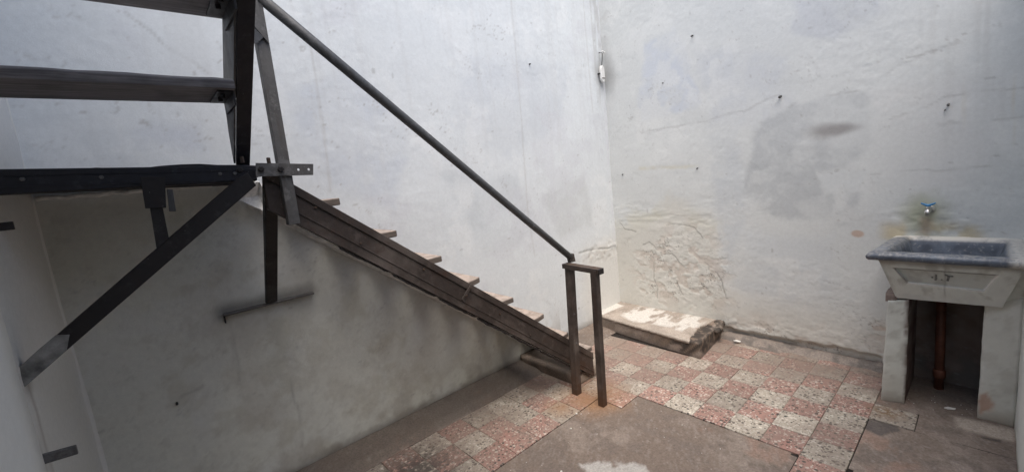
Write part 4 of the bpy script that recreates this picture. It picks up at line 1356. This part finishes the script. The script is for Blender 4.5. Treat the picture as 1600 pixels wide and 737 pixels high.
# legs
bm = rough_box(0, 0, 0, 0, 0, 0, .014, .0045, 41, pts=[(.268, -.019, -.01), (.304, -.129, -.01), (.80, -.129, -.01), (.80, -.019, -.01), (.284, -.040, .655), (.300, -.134, .672), (.80, -.134, .672), (.80, -.040, .655)])
leg = obj('masonry_leg', bm, M['fine_wall'], sk, True)
lf = psk(551, .45)
def c_leg(x, y, z):
    col = lf(x, y, z)
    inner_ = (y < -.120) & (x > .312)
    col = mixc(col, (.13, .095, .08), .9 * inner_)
    n2 = fbm(z * 14, x * 10, 561, 4)
    col = mixc(col, (.12, .07, .062), .8 * sst(-.116, -.124, y + .006 * (n2 - .5)) * sst(.4, .6, n2) * (x > .27))
    col = mixc(col, (.30, .28, .25), .6 * sst(.006, .0, np.abs(z - .585 - .01 * np.sin(y * 60))))
    return col
paint(leg, c_leg)
bm = rough_box(.292, .79, -.079, -.030, .652, .700, .015, .004, 43)
o = obj('bare_brick_end', bm, M['brickbit'], sk, True)
bm = rough_box(0, 0, 0, 0, 0, 0, .014, .0045, 47, pts=[(.350, -.432, -.01), (.335, -.572, -.01), (.80, -.572, -.01), (.80, -.432, -.01), (.330, -.436, .69), (.285, -.572, .76), (.80, -.572, .76), (.80, -.436, .69)])
leg2 = obj('masonry_leg', bm, M['fine_wall'], sk, True)
lf2 = psk(571, .35)
def c_leg2(x, y, z):
    col = lf2(x, y, z)
    n2 = fbm(y * 30, z * 30, 581, 4)
    d = poly_sd(y + .03 * (n2 - .5), z + .03 * (n2 - .5), [(-.430, .15), (-.470, .165), (-.500, .10), (-.49, .06), (-.432, .03)])
    col = mixc(col, (.43, .27, .20), .8 * sst(-.004, .006, d) * (x < .4))
    col = mixc(col, (.58, .54, .48), .6 * sst(.012, .0, np.abs(d)) * (x < .4))
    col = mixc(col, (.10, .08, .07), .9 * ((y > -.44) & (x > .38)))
    return col
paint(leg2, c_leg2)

bm = rough_box(0, 0, 0, 0, 0, 0, .018, .004, 53, pts=[(.322, -.574, .70), (.318, -.485, .69), (.80, -.485, .69), (.80, -.574, .70), (.200, -.574, .935), (.200, -.548, .935), (.80, -.548, .935), (.80, -.574, .935)])
o = obj('sink_end', bm, M['fine_wall'], sk, True)
paint(o, psk(591, .4))
# drain pipe under the sink
dp = empty('drain_pipe', (.635, -.258, 0), 'orange brown plastic drain pipe standing in the opening under the sink', 'pipe')
bm = bmesh.new(); tube(bm, [(.635, -.258, -.01), (.630, -.257, .3), (.622, -.254, .70)], .024, 18)
obj('pipe', bm, M['pvc'], dp, True)
bm = bmesh.new(); tube(bm, [(.635, -.258, .075), (.635, -.258, .08), (.634, -.258, .125), (.634, -.258, .13)], [.0265, .031, .031, .0265], 18)
obj('coupling', bm, M['pvc'], dp, True)

# tap
TAPS = Vector((.752, -.178, 1.165))
tp = empty('water_tap', (.752, -.172, 1.165), 'small metal water tap with a blue butterfly handle above the sink', 'tap')
bm = bmesh.new(); tube(bm, [(.770, -.182, 1.160), (.742, -.182, 1.160), (.736, -.182, 1.160)], [.030, .030, .022], 18)
obj('wall_flange', bm, M['chrome'], tp, True)
bm = bmesh.new(); tube(bm, [(.742, -.180, 1.160), (.715, -.178, 1.160), (.690, -.175, 1.158), (.664, -.172, 1.150), (.655, -.171, 1.140), (.653, -.171, 1.126), (.653, -.171, 1.122)], [.014, .016, .021, .018, .014, .013, .010], 16)
obj('spout', bm, M['chrome'], tp, True)
bm = bmesh.new(); tube(bm, [(.690, -.175, 1.165), (.690, -.175, 1.185), (.690, -.175, 1.193)], [.015, .013, .008], 14)
obj('bonnet', bm, M['chrome'], tp, True)
bm = bmesh.new()
hp = [V(.690, -.135, 1.212), V(.690, -.152, 1.204), V(.690, -.166, 1.196), V(.690, -.175, 1.192), V(.690, -.184, 1.196), V(.690, -.200, 1.204), V(.690, -.215, 1.212)]
rw = [.006, .009, .011, .012, .011, .009, .006]
prev = None
for q, w in zip(hp, rw):
    ring = [bm.verts.new(q + V(1.2 * w * math.cos(a), 0, 1.0 * w * math.sin(a))) for a in [2 * math.pi * t / 10 for t in range(10)]]
    if prev:
        for t in range(10):
            bm.faces.new((prev[t], prev[(t + 1) % 10], ring[(t + 1) % 10], ring[t]))
    else:
        bm.faces.new(ring)
    prev = ring
bm.faces.new(prev[::-1])
bmesh.ops.recalc_face_normals(bm, faces=bm.faces[:])
obj('handle', bm, M['blue'], tp, True)
tp.scale = (.84, .84, .84)

# hook and white fitting high in the corner
hk = empty('wall_hook', (.735, 2.26, 2.58), 'small white oval fitting hanging from a wire hook high in the wall corner', 'hook')
bm = bmesh.new()
ov = []
for k in range(24):
    a = 2 * math.pi * k / 24
    dx, dz = .031 * math.copysign(abs(math.cos(a)) ** .8, math.cos(a)), .083 * math.copysign(abs(math.sin(a)) ** .75, math.sin(a))
    ov.append((.727 + dx, 2.580 + dz))
xzplate(bm, ov, 2.236, 2.262)
oval = obj('oval_plate', bm, M['ceramic'], hk, False, .004)
bm = bmesh.new(); box(bm, .705, .750, 2.232, 2.2355, 2.532, 2.541)
obj('band', bm, M['mortar'], oval)
bm = bmesh.new(); tube(bm, [(.745, 2.30, 2.80), (.744, 2.25, 2.795), (.735, 2.235, 2.775), (.731, 2.240, 2.72), (.728, 2.248, 2.66)], .004, 8)
obj('wire', bm, M['wire'], hk, True)
bm = bmesh.new(); tube(bm, [(.724, 2.245, 2.792), (.745, 2.235, 2.803), (.772, 2.238, 2.790), (.778, 2.24, 2.800)], .006, 8)
obj('hook', bm, M['ceramic'], hk, True)
bm = bmesh.new(); box(bm, .690, .700, 2.25, 2.285, 2.575, 2.590)
obj('peg', bm, M['dark'], hk)

# nails and plugs left in the walls
def nail(y, z, ln, r, wall, mat='wire', far=None):
    b = bmesh.new()
    if far is None:
        x = XB(y)
        tube(b, [(x + .02, y, z), (x - ln * .8, y + .004, z - .004), (x - ln, y + .006, z - .012)], [r, r, r * 1.4], 8)
    else:
        tube(b, [(far, YA + .02, z), (far, YA - ln, z - .004)], [r, r * 1.3], 8)
    obj('nail', b, M[mat], wall, False)
for y, z, ln, r in ((1.322, 2.684, .035, .010), (.656, 2.039, .05, .012), (-.248, 1.809, .03, .009), (1.326, 1.548, .03, .009), (2.122, 1.548, .03, .008), (-.235, 1.78, .02, .005), (1.62, 2.36, .02, .005)):
    nail(y, z, ln * .6, r * .55, wall_right)
for x, z in ((-.284, 2.60), (-3.07, .70)):
    nail(0, z, .014, .0045, wall_far, 'wire', x)

# paint chips on the floor: two large, a scatter of crumbs
def chip(x, y, sx, sy, rot, z=.004):
    b = bmesh.new()
    pts = [Vector((sx * a, sy * c, 0)) for a, c in ((-1, -.6), (-.2, -1), (.8, -.7), (1, .2), (.3, 1), (-.7, .6))]
    R = Matrix.Rotation(rot, 3, 'Z')
    lo = [b.verts.new(Vector((x, y, z)) + R @ q) for q in pts]; hi = [b.verts.new(Vector((x, y, z + .004 + .004 * (i % 2))) + R @ q) for i, q in enumerate(pts)]
    b.faces.new(lo[::-1])
    c = b.verts.new((x, y, z + .008))
    for i in range(6):
        b.faces.new((lo[i], lo[(i + 1) % 6], hi[(i + 1) % 6], hi[i])); b.faces.new((hi[i], hi[(i + 1) % 6], c))
    bmesh.ops.recalc_face_normals(b, faces=b.faces[:])
    return b
tag(obj('paint_chip', chip(.655, .99, .014, .03, .3, .018), M['chip'], None, False, 0, (.655, .99, .018)), 'white paint chip at the foot of the peeling wall beside the plinth', 'paint chip')
tag(obj('paint_chip', chip(.374, -.321, .010, .026, .5, .0), M['chip'], None, False, 0, (.374, -.321, 0)), 'white paint chip on the cement inside the opening under the sink', 'paint chip')
allb = bmesh.new()
rr = random.Random(5)
spots = [(-1.203, 1.315, .008), (-1.153, 1.276, .004), (-1.05, 1.394, .008), (-1.031, 1.37, .005), (-1.54, 1.099, .008)]
spots += [(rr.uniform(-2.0, -.62), rr.uniform(.5, 1.38), rr.uniform(.0015, .0035)) for _ in range(40)]
spots += [(rr.uniform(-.6, .6), rr.uniform(-.1, 1.1), rr.uniform(.0015, .003)) for _ in range(25)]
spots += [(rr.uniform(.3, .6), rr.uniform(-.5, -.1), rr.uniform(.002, .004)) for _ in range(12)]
for x, y, r in spots:
    mt = Matrix.Translation((x, y, r * .4 - .002)) @ Matrix.Diagonal((r, r * .8, r * .6, 1))
    bmesh.ops.create_icosphere(allb, subdivisions=1, radius=1.0, matrix=mt)
tag(obj('paint_crumbs', allb, M['chip']), 'scattered crumbs of white paint on the floor', None, None, 'stuff')
